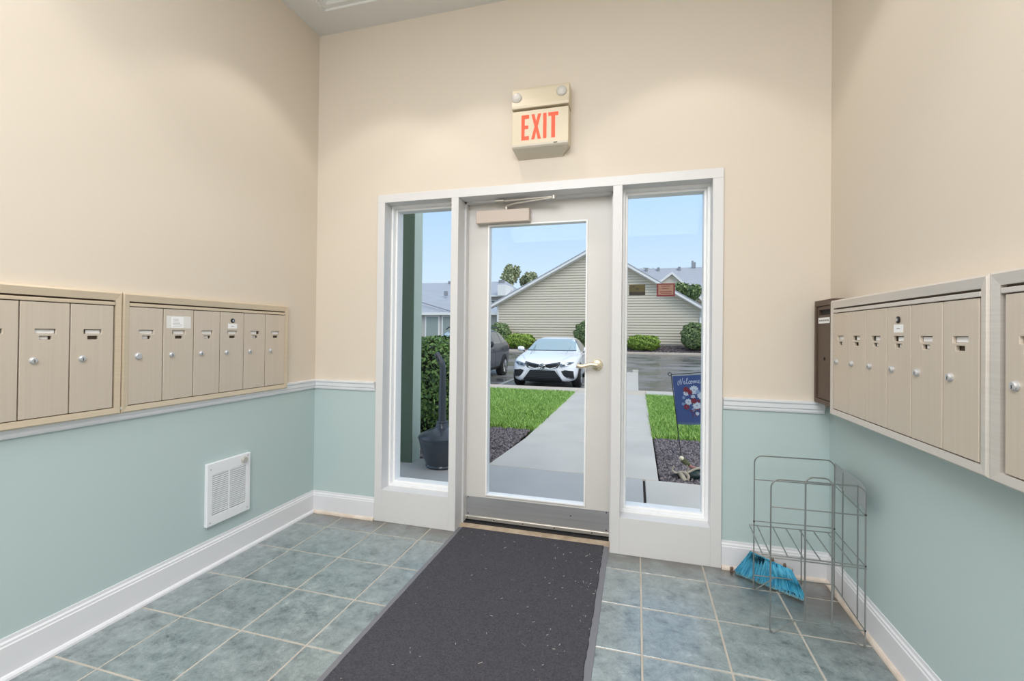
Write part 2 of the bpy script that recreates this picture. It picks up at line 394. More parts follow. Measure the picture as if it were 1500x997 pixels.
# ceiling: flat perimeter border with a raised field
i0 = 0.20
cb = MB()
cb.box(XL, XL + i0, YF, 0, ZC, ZC + 0.03).box(XR - i0, XR, YF, 0, ZC, ZC + 0.03).box(XL + i0, XR - i0, -i0, 0, ZC, ZC + 0.03).box(XL + i0, XR - i0, YF, YF + i0, ZC, ZC + 0.03)
ceiling = struct(MB().box(XL, XR, YF, 0, ZC + 0.06, ZC + 0.12), 'ceiling', CEIL2)
cbo = cb.build('border_panel', CEIL, ceiling)
cv = MB()
cvp = [(0, 0), (0.0, 0.03), (0.02, 0.045), (0.035, 0.06), (0.035, 0.0)]
x0, x1, y0, y1 = XL + i0, XR - i0, YF + i0, -i0
MB_in = MB()
for (a, b) in (((x0, y0), (x1, y0)), ((x1, y0), (x1, y1)), ((x1, y1), (x0, y1)), ((x0, y1), (x0, y0))):
    pass
MB_in.box(x0, x1, y1 - 0.03, y1, ZC + 0.015, ZC + 0.06).box(x0, x1, y0, y0 + 0.03, ZC + 0.015, ZC + 0.06).box(x0, x0 + 0.03, y0 + 0.03, y1 - 0.03, ZC + 0.015, ZC + 0.06).box(x1 - 0.03, x1, y0 + 0.03, y1 - 0.03, ZC + 0.015, ZC + 0.06)
MB_in.build('inner_moulding', CEIL, ceiling)

# floor slab (grout) and individually laid tiles
floor = struct(MB().box(XL, XR, YF, 0.10, -0.1, -0.002), 'floor', GROUT)
s = 0.3185; gap = 0.0065
tx = [XL] + [-0.699 + s * i for i in range(9)] + [XR]
sy = 0.315
ty = [0.0] + [-0.182 - sy * j for j in range(14)]
full_me = None
def tile_mesh(w, d):
    mb = MB(); b = 0.0025; t = 0.0
    mb.add([(-w/2,-d/2,-0.006),(w/2,-d/2,-0.006),(w/2,d/2,-0.006),(-w/2,d/2,-0.006),
            (-w/2,-d/2,-0.0025),(w/2,-d/2,-0.0025),(w/2,d/2,-0.0025),(-w/2,d/2,-0.0025),
            (-w/2+b,-d/2+b,0),(w/2-b,-d/2+b,0),(w/2-b,d/2-b,0),(-w/2+b,d/2-b,0)],
           [(0,1,5,4),(1,2,6,5),(2,3,7,6),(3,0,4,7),(4,5,9,8),(5,6,10,9),(6,7,11,10),(7,4,8,11),(8,9,10,11)])
    me = bpy.data.meshes.new('tile'); me.from_pydata(mb.v, [], mb.f); me.materials.append(TILE); return me
cache = {}
for i in range(len(tx) - 1):
    for j in range(len(ty) - 1):
        w = tx[i + 1] - tx[i] - gap; d = ty[j] - ty[j + 1] - gap
        if w < 0.03: continue
        key = (round(w, 3), round(d, 3))
        if key not in cache: cache[key] = tile_mesh(w, d)
        o = bpy.data.objects.new('tile', cache[key]); COL.objects.link(o); o.parent = floor
        o.location = ((tx[i] + tx[i + 1]) / 2, (ty[j] + ty[j + 1]) / 2, rng.uniform(-0.0006, 0.0006))

# baseboards
def baseboard(name, axis, a, b, wallpos, sgn):
    """profile in (distance from wall, z)"""
    pr = [(0, 0), (0.013, 0), (0.013, 0.118), (0.010, 0.128), (0.006, 0.133), (0.005, 0.144), (0, 0.146)]
    sh = [(0.013, 0), (0.027, 0), (0.0255, 0.009), (0.020, 0.016), (0.013, 0.018)]
    cap = [(0, 0.1465), (0.0052, 0.1445), (0.0065, 0.1335), (0.0108, 0.1282), (0.0136, 0.1184), (0.0136, 0.1165), (0.0, 0.1165)]
    P = lambda pp: [(wallpos + sgn * p, z) for p, z in pp]
    o = MB().prism(P(pr), axis, a, b).build(name, BASEW, None, kind='structure')
    MB().prism(P(sh), axis, a, b).build('shoe_moulding', CREAMB, o)
    return o
baseboard('baseboard_left', 'y', YF, -0.002, XL, 1) if False else None
def prof_box(name, run, a, b, base, sgn, profile, m, **k):
    # run 'y': profile in x ; run 'x': profile in y
    mb = MB()
    P = [(base + sgn * p, z) for p, z in profile]
    if run == 'x': mb.prism(P, 'x', a, b)
    else:
        n = len(P); vs = [(p[0], a, p[1]) for p in P] + [(p[0], b, p[1]) for p in P]
        mb.add(vs, [tuple(range(n)), tuple(range(n, 2 * n))[::-1]] + [(i, i + n, (i + 1) % n + n, (i + 1) % n) for i in range(n)])
    return mb.build(name, m, None, **k)
BPR = [(0, 0), (0.013, 0), (0.013, 0.116), (0.010, 0.120), (0.0095, 0.128), (0.005, 0.134), (0.004, 0.146), (0, 0.146)]
SPR = [(0.013, 0), (0.027, 0), (0.0255, 0.009), (0.020, 0.016), (0.013, 0.018)]
for (nm, run, a, b, base, sg) in [('baseboard_left', 'y', YF, 0, XL, 1), ('baseboard_right', 'y', YF, 0, XR, -1),
                                  ('baseboard_back', 'x', XL, -0.471, 0, -1), ('baseboard_corner', 'x', 1.625, XR, 0, -1)]:
    o = prof_box(nm, run, a, b, base, sg, BPR, BASEW, kind='structure')
    q = prof_box('shoe_moulding', run, a, b, base, sg, SPR, BASEW if nm == 'baseboard_left' else CREAMB); attach(q, o)
# chair rail
RPR = [(0, 0.844), (0.008, 0.844), (0.012, 0.852), (0.013, 0.862), (0.018, 0.868), (0.020, 0.888), (0.026, 0.895), (0.027, 0.904), (0, 0.906)]
RAILM = mat('chair_rail_paint', rgb(228, 230, 234), 0.4)
for n_, (run, a, b, base, sg) in enumerate([('y', YF, 0, XL, 1), ('x', XL, -0.476, 0, -1), ('x', 1.630, 2.10, 0, -1)]):
    prof_box('trim_%d' % (n_ + 1), run, a, b, base, sg, RPR, RAILM, kind='structure')

# ------------------------------------------------------------------ entry frame, sidelights, door
FY0, FY1 = -0.014, 0.20
fr = MB()
fr.box(-0.47, 1.624, FY0, FY1, 2.082, 2.135)
for a, b in ((-0.47, -0.418), (0.053, 0.101), (1.045, 1.097), (1.57, 1.624)): fr.box(a, b, FY0, FY1, 0, 2.082)
fr.box(-0.418, 0.053, FY0, FY1, 0, 0.206).box(1.097, 1.57, FY0, FY1, 0, 0.206)
entry = struct(fr, 'trim_4', WHITE, bevel=0.0015)
st = MB().box(0.101, 0.113, 0.095, 0.139, 0, 2.082).box(1.033, 1.045, 0.095, 0.139, 0, 2.082).box(0.101, 1.045, 0.095, 0.139, 2.070, 2.082)
st.build('door_stop', WHITE, entry)
def ring(mb, x0, x1, z0, z1, w, y0, y1):
    mb.box(x0, x0 + w, y0, y1, z0, z1).box(x1 - w, x1, y0, y1, z0, z1).box(x0 + w, x1 - w, y0, y1, z0, z0 + w).box(x0 + w, x1 - w, y0, y1, z1 - w, z1)
for n_, (a, b) in enumerate(((-0.418, 0.053), (1.097, 1.57))):
    w_ = struct(MB(), 'window_%d' % (n_ + 1), VINYL) if False else None
    r = MB(); ring(r, a, b, 0.206, 2.082, 0.014, 0.072, 0.195)
    w_ = struct(r, 'window_%d' % (n_ + 1), VINYL, bevel=0.001)
    r = MB(); ring(r, a + 0.014, b - 0.014, 0.220, 2.068, 0.014, 0.104, 0.180); r.build('glazing_bead', VINYL, w_, bevel=0.002)
    MB().box(a + 0.02, b - 0.02, 0.128, 0.132, 0.226, 2.062).build('glass_pane', GLASS, w_)
# door
LX0, LX1, LZ0, LZ1, LY = 0.106, 1.040, 0.022, 2.072, 0.142
GX0, GX1, GZ0, GZ1 = 0.250, 0.884, 0.190, 1.932
lf = MB()
lf.box(LX0, GX0, LY, LY + 0.044, LZ0, LZ1).box(GX1, LX1, LY, LY + 0.044, LZ0, LZ1).box(GX0, GX1, LY, LY + 0.044, LZ0, GZ0).box(GX0, GX1, LY, LY + 0.044, GZ1, LZ1)
door = struct(lf, 'door_1', DOORP)
r = MB(); ring(r, GX0 - 0.004, GX1 + 0.004, GZ0 - 0.004, GZ1 + 0.004, 0.010, LY - 0.006, LY + 0.05); r.build('glazing_bead', VINYL, door, bevel=0.002)
MB().box(GX0, GX1, LY + 0.018, LY + 0.023, GZ0, GZ1).build('glass_pane', GLASS, door)
MB().box(LX0 + 0.01, LX1 - 0.01, LY - 0.002, LY, 0.052, 0.172).build('kick_plate', STEEL, door, label='scuffed brushed steel kick plate')
for (x, z) in ((0.13, 0.165), (0.13, 0.06), (1.015, 0.06), (1.015, 0.165), (0.80, 0.12)):
    MB().lathe([(0.004, 0), (0.004, -0.0015), (0.0015, -0.002)], (x, LY - 0.002, z), 'y', 8).build('screw', DARKMET, door)
sw = MB().prism([(LY - 0.010, 0.026), (LY, 0.022), (LY, 0.050), (LY - 0.006, 0.048), (LY - 0.010, 0.044)], 'x', LX0 + 0.004, LX1 - 0.004).build('door_sweep', ALU, door, label='cream metal door sweep strip with screws')
for x in (0.13, 0.31, 0.50, 0.70, 0.93):
    MB().lathe([(0.004, 0), (0.004, -0.0015), (0.0015, -0.002)], (x, LY - 0.010, 0.036), 'y', 8).build('screw', DARKMET, sw)
MB().box(LX0 + 0.004, LX1 - 0.004, LY - 0.004, LY + 0.004, 0.006, 0.026).build('sweep_rubber', BLACKR, door)
# lever handle
hx, hz = 0.952, 1.050
hd = MB().lathe([(0.034, 0), (0.034, -0.004), (0.030, -0.009), (0.022, -0.011), (0.020, -0.016), (0.013, -0.018), (0.012, -0.05)], (hx, LY, hz), 'y', 32).build('door_handle', BRASS, door, smooth=True)
lv = MB(); pts = []; rad = []
for i in range(15):
    t = i / 14; pts.append((hx - 0.115 * t, LY - 0.05 - 0.004 * math.sin(PI * t), hz + 0.006 * math.sin(2 * PI * t) - 0.004 * t)); rad.append(0.0145 - 0.002 * math.sin(PI * t) + (0.002 if i == 14 else 0))
lv.tube(pts, rad, 12).build('lever', BRASS, hd, smooth=True)
MB().lathe([(0.008, 0), (0.008, -0.004), (0.006, -0.005)], (hx + 0.004, LY - 0.0505, hz), 'y', 16).build('lock_button', BRASS, hd, smooth=True)
# closer
cl = MB().box(0.178, 0.530, LY - 0.052, LY, 1.937, 2.018).build('door_closer', CLOSER, door, bevel=0.006, seg=3)
MB().tube([(0.375, LY - 0.03, 2.018), (0.375, LY - 0.03, 2.040)], 0.012, 12).build('spindle', ALU, cl)
MB().tube([(0.375, LY - 0.03, 2.036), (0.40, LY - 0.045, 2.045), (0.44, LY - 0.065, 2.046), (0.69, LY - 0.115, 2.050)], [0.009, 0.008, 0.006, 0.006], 8).build('closer_arm', ALU, cl, smooth=True)
MB().tube([(0.695, LY - 0.115, 2.056), (0.55, LY - 0.09, 2.062), (0.34, LY - 0.062, 2.066)], 0.0065, 8).tube([(0.695, LY - 0.115, 2.043), (0.695, LY - 0.115, 2.063)], 0.012, 12).build('closer_arm', ALU, cl, smooth=True)
MB().box(0.315, 0.375, LY - 0.085, LY - 0.045, 2.060, 2.070).build('arm_bracket', ALU, cl, bevel=0.002)
# threshold
th = struct(MB().prism([(0.055, -0.004), (0.060, 0.005), (0.085, 0.012), (0.095, 0.014), (0.19, 0.014), (0.2, -0.004)], 'x', 0.101, 1.045), 'trim_5', mat('worn_saddle', rgb(196, 178, 156), 0.5, noise=(16, 0.6, rgb(150, 128, 104))))
MB().box(0.103, 1.043, 0.098, 0.136, 0.0135, 0.0165).build('rubber_gasket', BLACKR, th)

# ------------------------------------------------------------------ mailboxes
def plate_holes(u0, u1, z0, z1, holes, t0, t1, P):
    """plate spanning u,z with rectangular holes, thickness t0..t1; P(u,t,z)->xyz"""
    us = sorted({u0, u1} | {h[0] for h in holes} | {h[1] for h in holes}); zs = sorted({z0, z1} | {h[2] for h in holes} | {h[3] for h in holes})
    inside = lambda a, b: any(h[0] - 1e-6 < a < h[1] + 1e-6 and h[2] - 1e-6 < b < h[3] + 1e-6 for h in holes)
    nu, nz = len(us) - 1, len(zs) - 1
    vs = []; fs = []; idx = {}
    def vid(i, j, k):
        if (i, j, k) not in idx: idx[(i, j, k)] = len(vs); vs.append(P(us[i], (t0, t1)[k], zs[j]))
        return idx[(i, j, k)]
    solid = lambda i, j: 0 <= i < nu and 0 <= j < nz and not inside((us[i] + us[i + 1]) / 2, (zs[j] + zs[j + 1]) / 2)
    for i in range(nu):
        for j in range(nz):
            if not solid(i, j): continue
            for k in (0, 1): fs.append((vid(i, j, k), vid(i + 1, j, k), vid(i + 1, j + 1, k), vid(i, j + 1, k)))
            for (di, dj, a, b) in ((-1, 0, (i, j), (i, j + 1)), (1, 0, (i + 1, j), (i + 1, j + 1)), (0, -1, (i, j), (i + 1, j)), (0, 1, (i, j + 1), (i + 1, j + 1))):
                if not solid(i + di, j + dj):
                    fs.append((vid(*a, 0), vid(*b, 0), vid(*b, 1), vid(*a, 1)))
    return MB().add(vs, fs)

def mailbox_bank(wallx, sgn, yfar, ynear, z0, z1, doors, prot, frame_m, label, lock_side, specials, stile=0.026):
    """sgn: direction of the front normal along X. doors: list of (ya, yb) far->near. t = distance from wall"""
    P = lambda u, t, z: (wallx + sgn * t, u, z)
    root = thing('mailbox_bank', (wallx, (yfar + ynear) / 2, z0), 0, label, 'mailbox', 'wall mounted banks of mailboxes')
    ya, yb = ynear, yfar   # ya < yb
    inner = (ya + stile, yb - stile, z0 + 0.028, z1 - 0.036)
    # mitred frame: sloping bevel face
    fr = MB()
    o0 = [(ya, z0), (yb, z0), (yb, z1), (ya, z1)]; i_ = [(inner[0], inner[2]), (inner[1], inner[2]), (inner[1], inner[3]), (inner[0], inner[3])]
    mid = [(o0[k][0] * 0.8 + i_[k][0] * 0.2, o0[k][1] * 0.8 + i_[k][1] * 0.2) for k in range(4)]
    for k in range(4):
        l = (k + 1) % 4
        v = [P(o0[k][0], 0, o0[k][1]), P(o0[l][0], 0, o0[l][1]), P(o0[l][0], prot - 0.006, o0[l][1]), P(o0[k][0], prot - 0.006, o0[k][1]),
             P(mid[l][0], prot, mid[l][1]), P(mid[k][0], prot, mid[k][1]), P(i_[l][0], prot - 0.003, i_[l][1]), P(i_[k][0], prot - 0.003, i_[k][1]),
             P(i_[l][0], 0, i_[l][1]), P(i_[k][0], 0, i_[k][1])]
        q = MB().add(v, [(0, 1, 2, 3), (3, 2, 4, 5), (5, 4, 6, 7), (7, 6, 8, 9), (9, 8, 1, 0), (1, 8, 6, 4, 2), (0, 3, 5, 7, 9)])
        fr.add(q.v, q.f)
    fr.build('frame', frame_m, root)
    # dark interior backing
    bk = MB()
    a, b = P(inner[0], 0.002, inner[2]), P(inner[1], prot - 0.016, inner[3])
    bk.box(min(a[0], b[0]), max(a[0], b[0]), a[1], b[1], a[2], b[2]); bk.build('compartment', BOXD, root)
    # lip strip above the doors
    zt = inner[3]
    a, b = P(inner[0] + 0.002, prot - 0.016, zt - 0.021), P(inner[1] - 0.002, prot - 0.002, zt - 0.007)
    MB().box(min(a[0], b[0]), max(a[0], b[0]), a[1], b[1], a[2], b[2]).build('lip', frame_m, root, bevel=0.002)
    dz0, dz1 = inner[2] + 0.003, zt - 0.024
    for k, (da, db) in enumerate(doors):
        lo, hi = min(da, db) + 0.0022, max(da, db) - 0.0022
        c = (lo + hi) / 2; h = (dz1 - dz0)
        zs = dz0 + h * 0.745
        sp = specials.get(k, '')
        holes = [(c - 0.031, c + 0.031, zs - 0.009, zs + 0.009), (c - 0.018, c + 0.018, zs - 0.031, zs - 0.017)]
        d = plate_holes(lo, hi, dz0, dz1, holes, prot - 0.014, prot - 0.004, P).build('door', BOXM, root, bevel=0.0012, seg=1)
        def slab(name, m, u0_, u1_, za, zb, t0_, t1_, par=d, **kk):
            a, b = P(u0_, t0_, za), P(u1_, t1_, zb)
            return MB().box(min(a[0], b[0]), max(a[0], b[0]), a[1], b[1], a[2], b[2]).build(name, m, par, **kk)
        jit = rng.uniform(-0.006, 0.004)
        slab('name_card', CARD, c - 0.029 + (0.008 if jit < -0.003 else 0), c + 0.029 - (0.012 if jit > 0 else 0), zs - 0.008, zs + 0.007, prot - 0.0142, prot - 0.0125)
        if k % 2 == 0 or 'low' in sp: slab('number_card', CARD, c - 0.016, c + 0.010, zs - 0.0295, zs - 0.0185, prot - 0.0142, prot - 0.0125)
        # lock
        ly = lo + 0.038 if lock_side < 0 else hi - 0.032
        zl = dz0 + h * 0.495
        r0 = 0.013 if 'bigknob' in sp else 0.0105
        base = P(ly, prot - 0.004, zl)
        prof = [(r0 + 0.002, 0), (r0 + 0.002, sgn * 0.002), (r0, sgn * 0.003), (r0, sgn * 0.0065), (r0 - 0.002, sgn * 0.0085), (0.001, sgn * 0.0085)]
        lk = MB().lathe([(p[0], p[1]) for p in prof], base, 'x', 20).build('lock', NICKEL, d, smooth=True)
        if 'bigknob' not in sp: slab('keyhole', DARKMET, ly - 0.0012, ly + 0.0012, zl - 0.007, zl + 0.002, prot + 0.0040, prot + 0.0050, par=lk)
        if 'master' in sp:
            base = P(c, prot - 0.004, dz0 + h * 0.895)
            m1 = MB().lathe([(0.012, 0), (0.012, sgn * 0.003), (0.009, sgn * 0.004), (0.001, sgn * 0.004)], base, 'x', 20).build('master_lock', DARKMET, d, smooth=True)
            m2 = MB().lathe([(0.006, sgn * 0.004), (0.006, sgn * 0.006), (0.001, sgn * 0.006)], base, 'x', 16).build('lock_core', CHROME, m1, smooth=True)
            s1 = slab('sticker', CARD, c - 0.028, c + 0.028, dz0 + h * 0.795, dz0 + h * 0.858, prot - 0.004, prot - 0.0034)
            slab('printed_line', INK, c - 0.010, c + 0.010, dz0 + h * 0.822, dz0 + h * 0.828, prot - 0.0036, prot - 0.0031, par=s1)
        if 'notice' in sp:
            s1 = slab('taped_notice', TAPE, c - 0.060, c + 0.058, dz0 + h * 0.79, dz0 + h * 0.925, prot - 0.004, prot - 0.0036)
            slab('paper', CARD, c - 0.038, c + 0.022, dz0 + h * 0.795, dz0 + h * 0.915, prot - 0.0037, prot - 0.0030, par=s1)
            for q in range(6):
                slab('printed_line', INK, c - 0.030, c - 0.006 + rng.uniform(0, 0.02), dz0 + h * (0.81 + q * 0.016), dz0 + h * (0.81 + q * 0.016) + 0.0011, prot - 0.0032, prot - 0.0028, par=s1)
        if 'round' in sp:
            MB().lathe([(0.02, 0), (0.02, sgn * 0.0006)], P(c, prot - 0.004, zs + 0.02), 'x', 20).build('round_sticker', CARD, d)
    return root

dl2 = [-0.309, -0.462, -0.612, -0.761, -0.907, -1.056, -1.203]
# note: doors listed from the near end to the far end
D = [(dl2[i + 1], dl2[i]) for i in range(6)][::-1]
mailbox_bank(XL, 1, -0.285, -1.228, 0.877, 1.391, D, 0.030, BOXF,
    'six tan metal mailboxes on the left wall, one door with a taped paper notice', -1, {0: 'bigknob', 1: 'notice', 3: 'master'})
dl1 = [-1.262, -1.413, -1.562, -1.711, -1.860, -2.009, -2.145]
D = [(dl1[i + 1], dl1[i]) for i in range(6)][::-1]
mailbox_bank(XL, 1, -1.232, -2.175, 0.877, 1.391, D, 0.034, BOXF,
    'bank of tan metal mailboxes cut off by the left picture edge', -1, {4: 'low', 3: 'round'})
dr1 = [-0.277, -0.422, -0.573, -0.729, -0.876, -1.033, -1.180]
D = [(dr1[i + 1], dr1[i]) for i in range(6)]
mailbox_bank(XR, -1, -0.250, -1.212, 0.882, 1.400, D, 0.090, BOXFR,
    'bank of six tan metal mailboxes on the right wall beside the brown metal box', 1, {3: 'master low'})
dr2 = [-1.262, -1.412, -1.562, -1.712, -1.862, -2.012, -2.160]
D = [(dr2[i + 1], dr2[i]) for i in range(6)]
mailbox_bank(XR, -1, -1.216, -2.195, 0.880, 1.402, D, 0.090, BOXFR,
    'bank of tan metal mailboxes cut off by the right picture edge', 1, {}, stile=0.034)

# bronze drop box in the right corner
db = thing('drop_box', (XR, -0.14, 0.908), 0, 'narrow dark brown metal drop box in the right corner beside the mailboxes', 'drop box')
xf_ = 2.046
def xbox(x0, x1, y0, y1, z0, z1): return MB().box(x0, x1, y0, y1, z0, z1)
o = plate_holes(-0.243, -0.032, 0.910, 1.412, [(-0.226, -0.050, 0.932, 1.385)], 0, XR - xf_, lambda u, t, z: (XR - t, u, z)).build('case', BRONZE, db)
o = plate_holes(-0.225, -0.051, 0.934, 1.383, [(-0.205, -0.072, 1.340, 1.366)], 0.055, XR - xf_ - 0.006, lambda u, t, z: (XR - t, u, z)).build('front_panel', BRONZE, db)
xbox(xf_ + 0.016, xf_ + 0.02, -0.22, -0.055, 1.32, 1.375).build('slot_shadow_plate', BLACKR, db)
lb = xbox(xf_ + 0.0052, xf_ + 0.006, -0.200, -0.066, 1.300, 1.328).build('label_strip', CARD, db)
for q in range(5): xbox(xf_ + 0.0047, xf_ + 0.0052, -0.19 + q * 0.024, -0.175 + q * 0.024, 1.310, 1.318).build('printed_word', INK, lb)
MB().lathe([(0.008, 0), (0.008, -0.004), (0.002, -0.005)], (xf_ + 0.006, -0.14, 1.13), 'x', 16).build('lock', DARKMET, db)

# ------------------------------------------------------------------ wall heater
hr = thing('wall_heater', (XL, -0.683, 0.22), 0, 'white louvred wall heater low on the left wall', 'heater')
HP = lambda u, t, z: (XL + t, u, z)
hy0, hy1, hz0, hz1 = -0.815, -0.549, 0.220, 0.543
cols = [(-0.786, -0.690), (-0.680, -0.578)]
holes = [(a, b, 0.272, 0.482) for a, b in cols]
plate_holes(hy0, hy1, hz0, hz1, holes, 0.0, 0.020, HP).build('face_plate', HEATW, hr, bevel=0.002)
MB().box(XL + 0.001, XL + 0.004, -0.79, -0.57, 0.268, 0.486).build('heater_core', HEATD, hr)
for (a, b) in cols:
    z = 0.277
    while z < 0.480:
        MB().add([(XL + 0.019, a, z), (XL + 0.019, b, z), (XL + 0.019, b, z + 0.0045), (XL + 0.019, a, z + 0.0045), (XL + 0.009, a, z + 0.0085), (XL + 0.009, b, z + 0.0085), (XL + 0.009, b, z + 0.0045), (XL + 0.009, a, z + 0.0045)],
                 [(0, 1, 2, 3), (3, 2, 5, 4), (0, 7, 6, 1), (4, 5, 6, 7)]).build('louvre', HEATW, hr)
        z += 0.0105
MB().lathe([(0.017, 0), (0.017, 0.008), (0.015, 0.014), (0.002, 0.015)], (XL + 0.020, -0.594, 0.512), 'x', 24).build('thermostat_knob', ALU, hr, smooth=True, label='round grey thermostat knob')
for (u, z) in ((-0.797, 0.513), (-0.797, 0.238), (-0.567, 0.238), (-0.567, 0.530)):
    MB().lathe([(0.004, 0), (0.004, 0.001), (0.001, 0.0015)], (XL + 0.020, u, z), 'x', 10).build('screw', ALU, hr)

# ------------------------------------------------------------------ exit sign
ex = thing('exit_sign', (0.63, 0, 2.28), 0, 'almond plastic emergency sign reading EXIT in glowing red letters above the door', 'exit sign')
ex0, ex1 = 0.462, 0.800
# battery housing at top: rounded section
hp = [(0, 2.545), (-0.098, 2.545), (-0.100, 2.560), (-0.090, 2.60), (-0.084, 2.66), (-0.074, 2.675), (0, 2.675)]
MB().prism(hp, 'x', ex0, ex1).build('lamp_housing', SIGNB, ex, bevel=0.004)
MB().prism([(0, 2.330), (-0.088, 2.330), (-0.088, 2.534), (0, 2.534)], 'x', ex0 + 0.004, ex1 - 0.004).build('sign_face', SIGNB, ex, bevel=0.002)
tr = MB()
a = [(ex0 + 0.004, -0.100, 2.322), (ex1 - 0.004, -0.100, 2.322), (ex1 - 0.004, -0.100, 2.334), (ex0 + 0.004, -0.100, 2.334),
     (ex0 + 0.004, 0, 2.334), (ex1 - 0.004, 0, 2.334), (ex0 + 0.022, -0.0, 2.280), (ex1 - 0.052, -0.0, 2.280), (ex0 + 0.006, -0.092, 2.314), (ex1 - 0.006, -0.092, 2.314)]
tr.add(a, [(0, 1, 2, 3), (3, 2, 5, 4), (0, 8, 9, 1), (8, 6, 7, 9), (0, 3, 4, 6, 8), (1, 9, 7, 5, 2), (4, 5, 7, 6)])
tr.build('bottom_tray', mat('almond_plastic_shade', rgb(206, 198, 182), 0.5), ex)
for (x, z) in ((0.492, 2.612), (0.757, 2.622)):
    h = MB().lathe([(0.030, 0), (0.030, -0.012), (0.026, -0.018), (0.021, -0.020)], (x, -0.082, z), 'y', 28).build('lamp_bezel', LENSW, ex, smooth=True)
    MB().lathe([(0.0205, -0.010), (0.0205, -0.0205), (0.019, -0.0225), (0.002, -0.024)], (x, -0.082, z), 'y', 28).build('lamp_ring', ALU, h, smooth=True)
    MB().lathe([(0.017, -0.012), (0.017, -0.0245), (0.010, -0.027), (0.002, -0.028)], (x, -0.082, z), 'y', 28).build('lamp_lens', LENSW, h, smooth=True)
MB().box(0.714, 0.736, -0.1015, -0.099, 2.3255, 2.3300).build('test_button', DARKMET, ex)
# letters
def letter(name, polys, x, w, z0, h):
    mb = MB()
    for pl in polys: mb.prism([(x + p * w, z0 + q * h) for p, q in pl], 'y', -0.0895, -0.0875)
    return mb.build(name, EXITR, ex, kind=None)
zt0, ht = 2.362, 0.146
R_ = lambda a, b, c, d: [(a, c), (b, c), (b, d), (a, d)]
letter('letter', [R_(0, .42, 0, 1), R_(.42, 1, 0, .15), R_(.42, .9, .44, .58), R_(.42, 1, .85, 1)], 0.521, 0.046, zt0, ht)
letter('letter', [[(0, 0), (.33, 0), (.5, .30), (.67, 0), (1, 0), (.66, .5), (1, 1), (.67, 1), (.5, .70), (.33, 1), (0, 1), (.34, .5)]], 0.580, 0.058, zt0, ht)
letter('letter', [R_(0, 1, 0, 1)], 0.650, 0.020, zt0, ht)
letter('letter', [R_(.31, .69, 0, .86), R_(0, 1, .86, 1)], 0.680, 0.058, zt0, ht)

# ------------------------------------------------------------------ floor mat
mt = thing('floor_mat', (0.57, -1.9, 0), 0, 'long charcoal carpet mat running from the door over the tiles', 'mat')
mx0, mx1, my0, my1 = 0.104, 1.036, -3.6, 0.050
MB().box(mx0, mx1, my0, my1, 0.0008, 0.0035).build('vinyl_backing', MATEDGE, mt, bevel=0.001)
# carpet with slightly wavering edge
n = 140; vs = []; fs = []
prx = random.Random(3)
for i in range(n + 1):
    y = my1 - 0.004 + (my0 + 0.03 - my1) * i / n
    a = mx0 + 0.024 + prx.uniform(-.0012, .0012); b = mx1 - 0.028 + prx.uniform(-.0022, .0022)
    vs += [(a, y, 0.003), (a + .003, y, 0.009), (b - .003, y, 0.009), (b, y, 0.003)]
for i in range(n):
    for k in range(3): fs.append((i * 4 + k, i * 4 + k + 1, i * 4 + 5 + k, i * 4 + 4 + k))
fs += [(0, 3, 2, 1), (n * 4, n * 4 + 1, n * 4 + 2, n * 4 + 3)]
MB().add(vs, fs).build('carpet_pile', CARPET, mt)
lm = MB()
for i in range(120):
    x = prx.uniform(mx0 + .06, mx1 - .06); y = my1 - 0.05 - 1.3 * prx.random() ** 1.2
    if i < 60: x = mx1 - 0.03 - abs(prx.gauss(0, .16)); x = max(x, mx0 + .05)
    an = prx.uniform(0, PI); l = prx.uniform(.001, .007) if i % 9 else prx.uniform(.008, .014); w = 0.0007
    dx, dy = math.cos(an) * l, math.sin(an) * l; ex_, ey_ = -math.sin(an) * w, math.cos(an) * w
    lm.add([(x - dx - ex_, y - dy - ey_, .0098), (x + dx - ex_, y + dy - ey_, .0098), (x + dx + ex_, y + dy + ey_, .0104), (x - dx + ex_, y - dy + ey_, .0104)], [(0, 1, 2, 3)])
lm.build('lint', LINT, mt, kind='stuff')

# ------------------------------------------------------------------ wire rack
rk = thing('wire_rack', (1.9, -0.35, 0), 0, 'empty chromed wire newspaper rack standing in the right corner', 'rack')
FL, FR, BL, BR = (1.727, -0.525), (2.066, -0.520), (1.741, -0.187), (2.086, -0.172)
def L2(a, b, t): return (a[0] + (b[0] - a[0]) * t, a[1] + (b[1] - a[1]) * t)
def at(p, z): return (p[0], p[1], z)
def arch(a, b, z0, z1, r=0.035, z0b=None):
    pts = [at(a, z0)]; d = math.hypot(b[0] - a[0], b[1] - a[1])
    for k in range(7):
        an = PI / 2 * k / 6; pts.append(at(L2(a, b, r * (1 - math.cos(an)) / d), z1 - r + r * math.sin(an)))
    for k in range(7):
        an = PI / 2 * k / 6; pts.append(at(L2(a, b, 1 - r * (1 - math.sin(an)) / d), z1 - r + r * math.cos(an)))
    pts.append(at(b, z0b if z0b is not None else z0)); return pts
wr = 0.0030
ZF, ZBk, ZBOT = 0.640, 0.640, 0.070
def pz(u, v, xy):  # helper kept for clarity
    return None
MB().tube(arch(FL, FR, 0.004, 0.640), wr, 8).build('front_arch', WIRE, rk, smooth=True)
MB().tube(arch(BL, BR, 0.004, 0.652), wr, 8).build('back_arch', WIRE, rk, smooth=True)
a1, a2 = L2(FL, FR, 0.375), L2(FL, FR, 0.66)
MB().tube(arch(a1, a2, ZBOT, 0.660, 0.03), wr * 1.1, 8).build('inner_arch', WIRE, rk, smooth=True)
def rod(name, *pts, r=wr): return MB().tube(pts, r, 8).build(name, WIRE, rk, smooth=True)
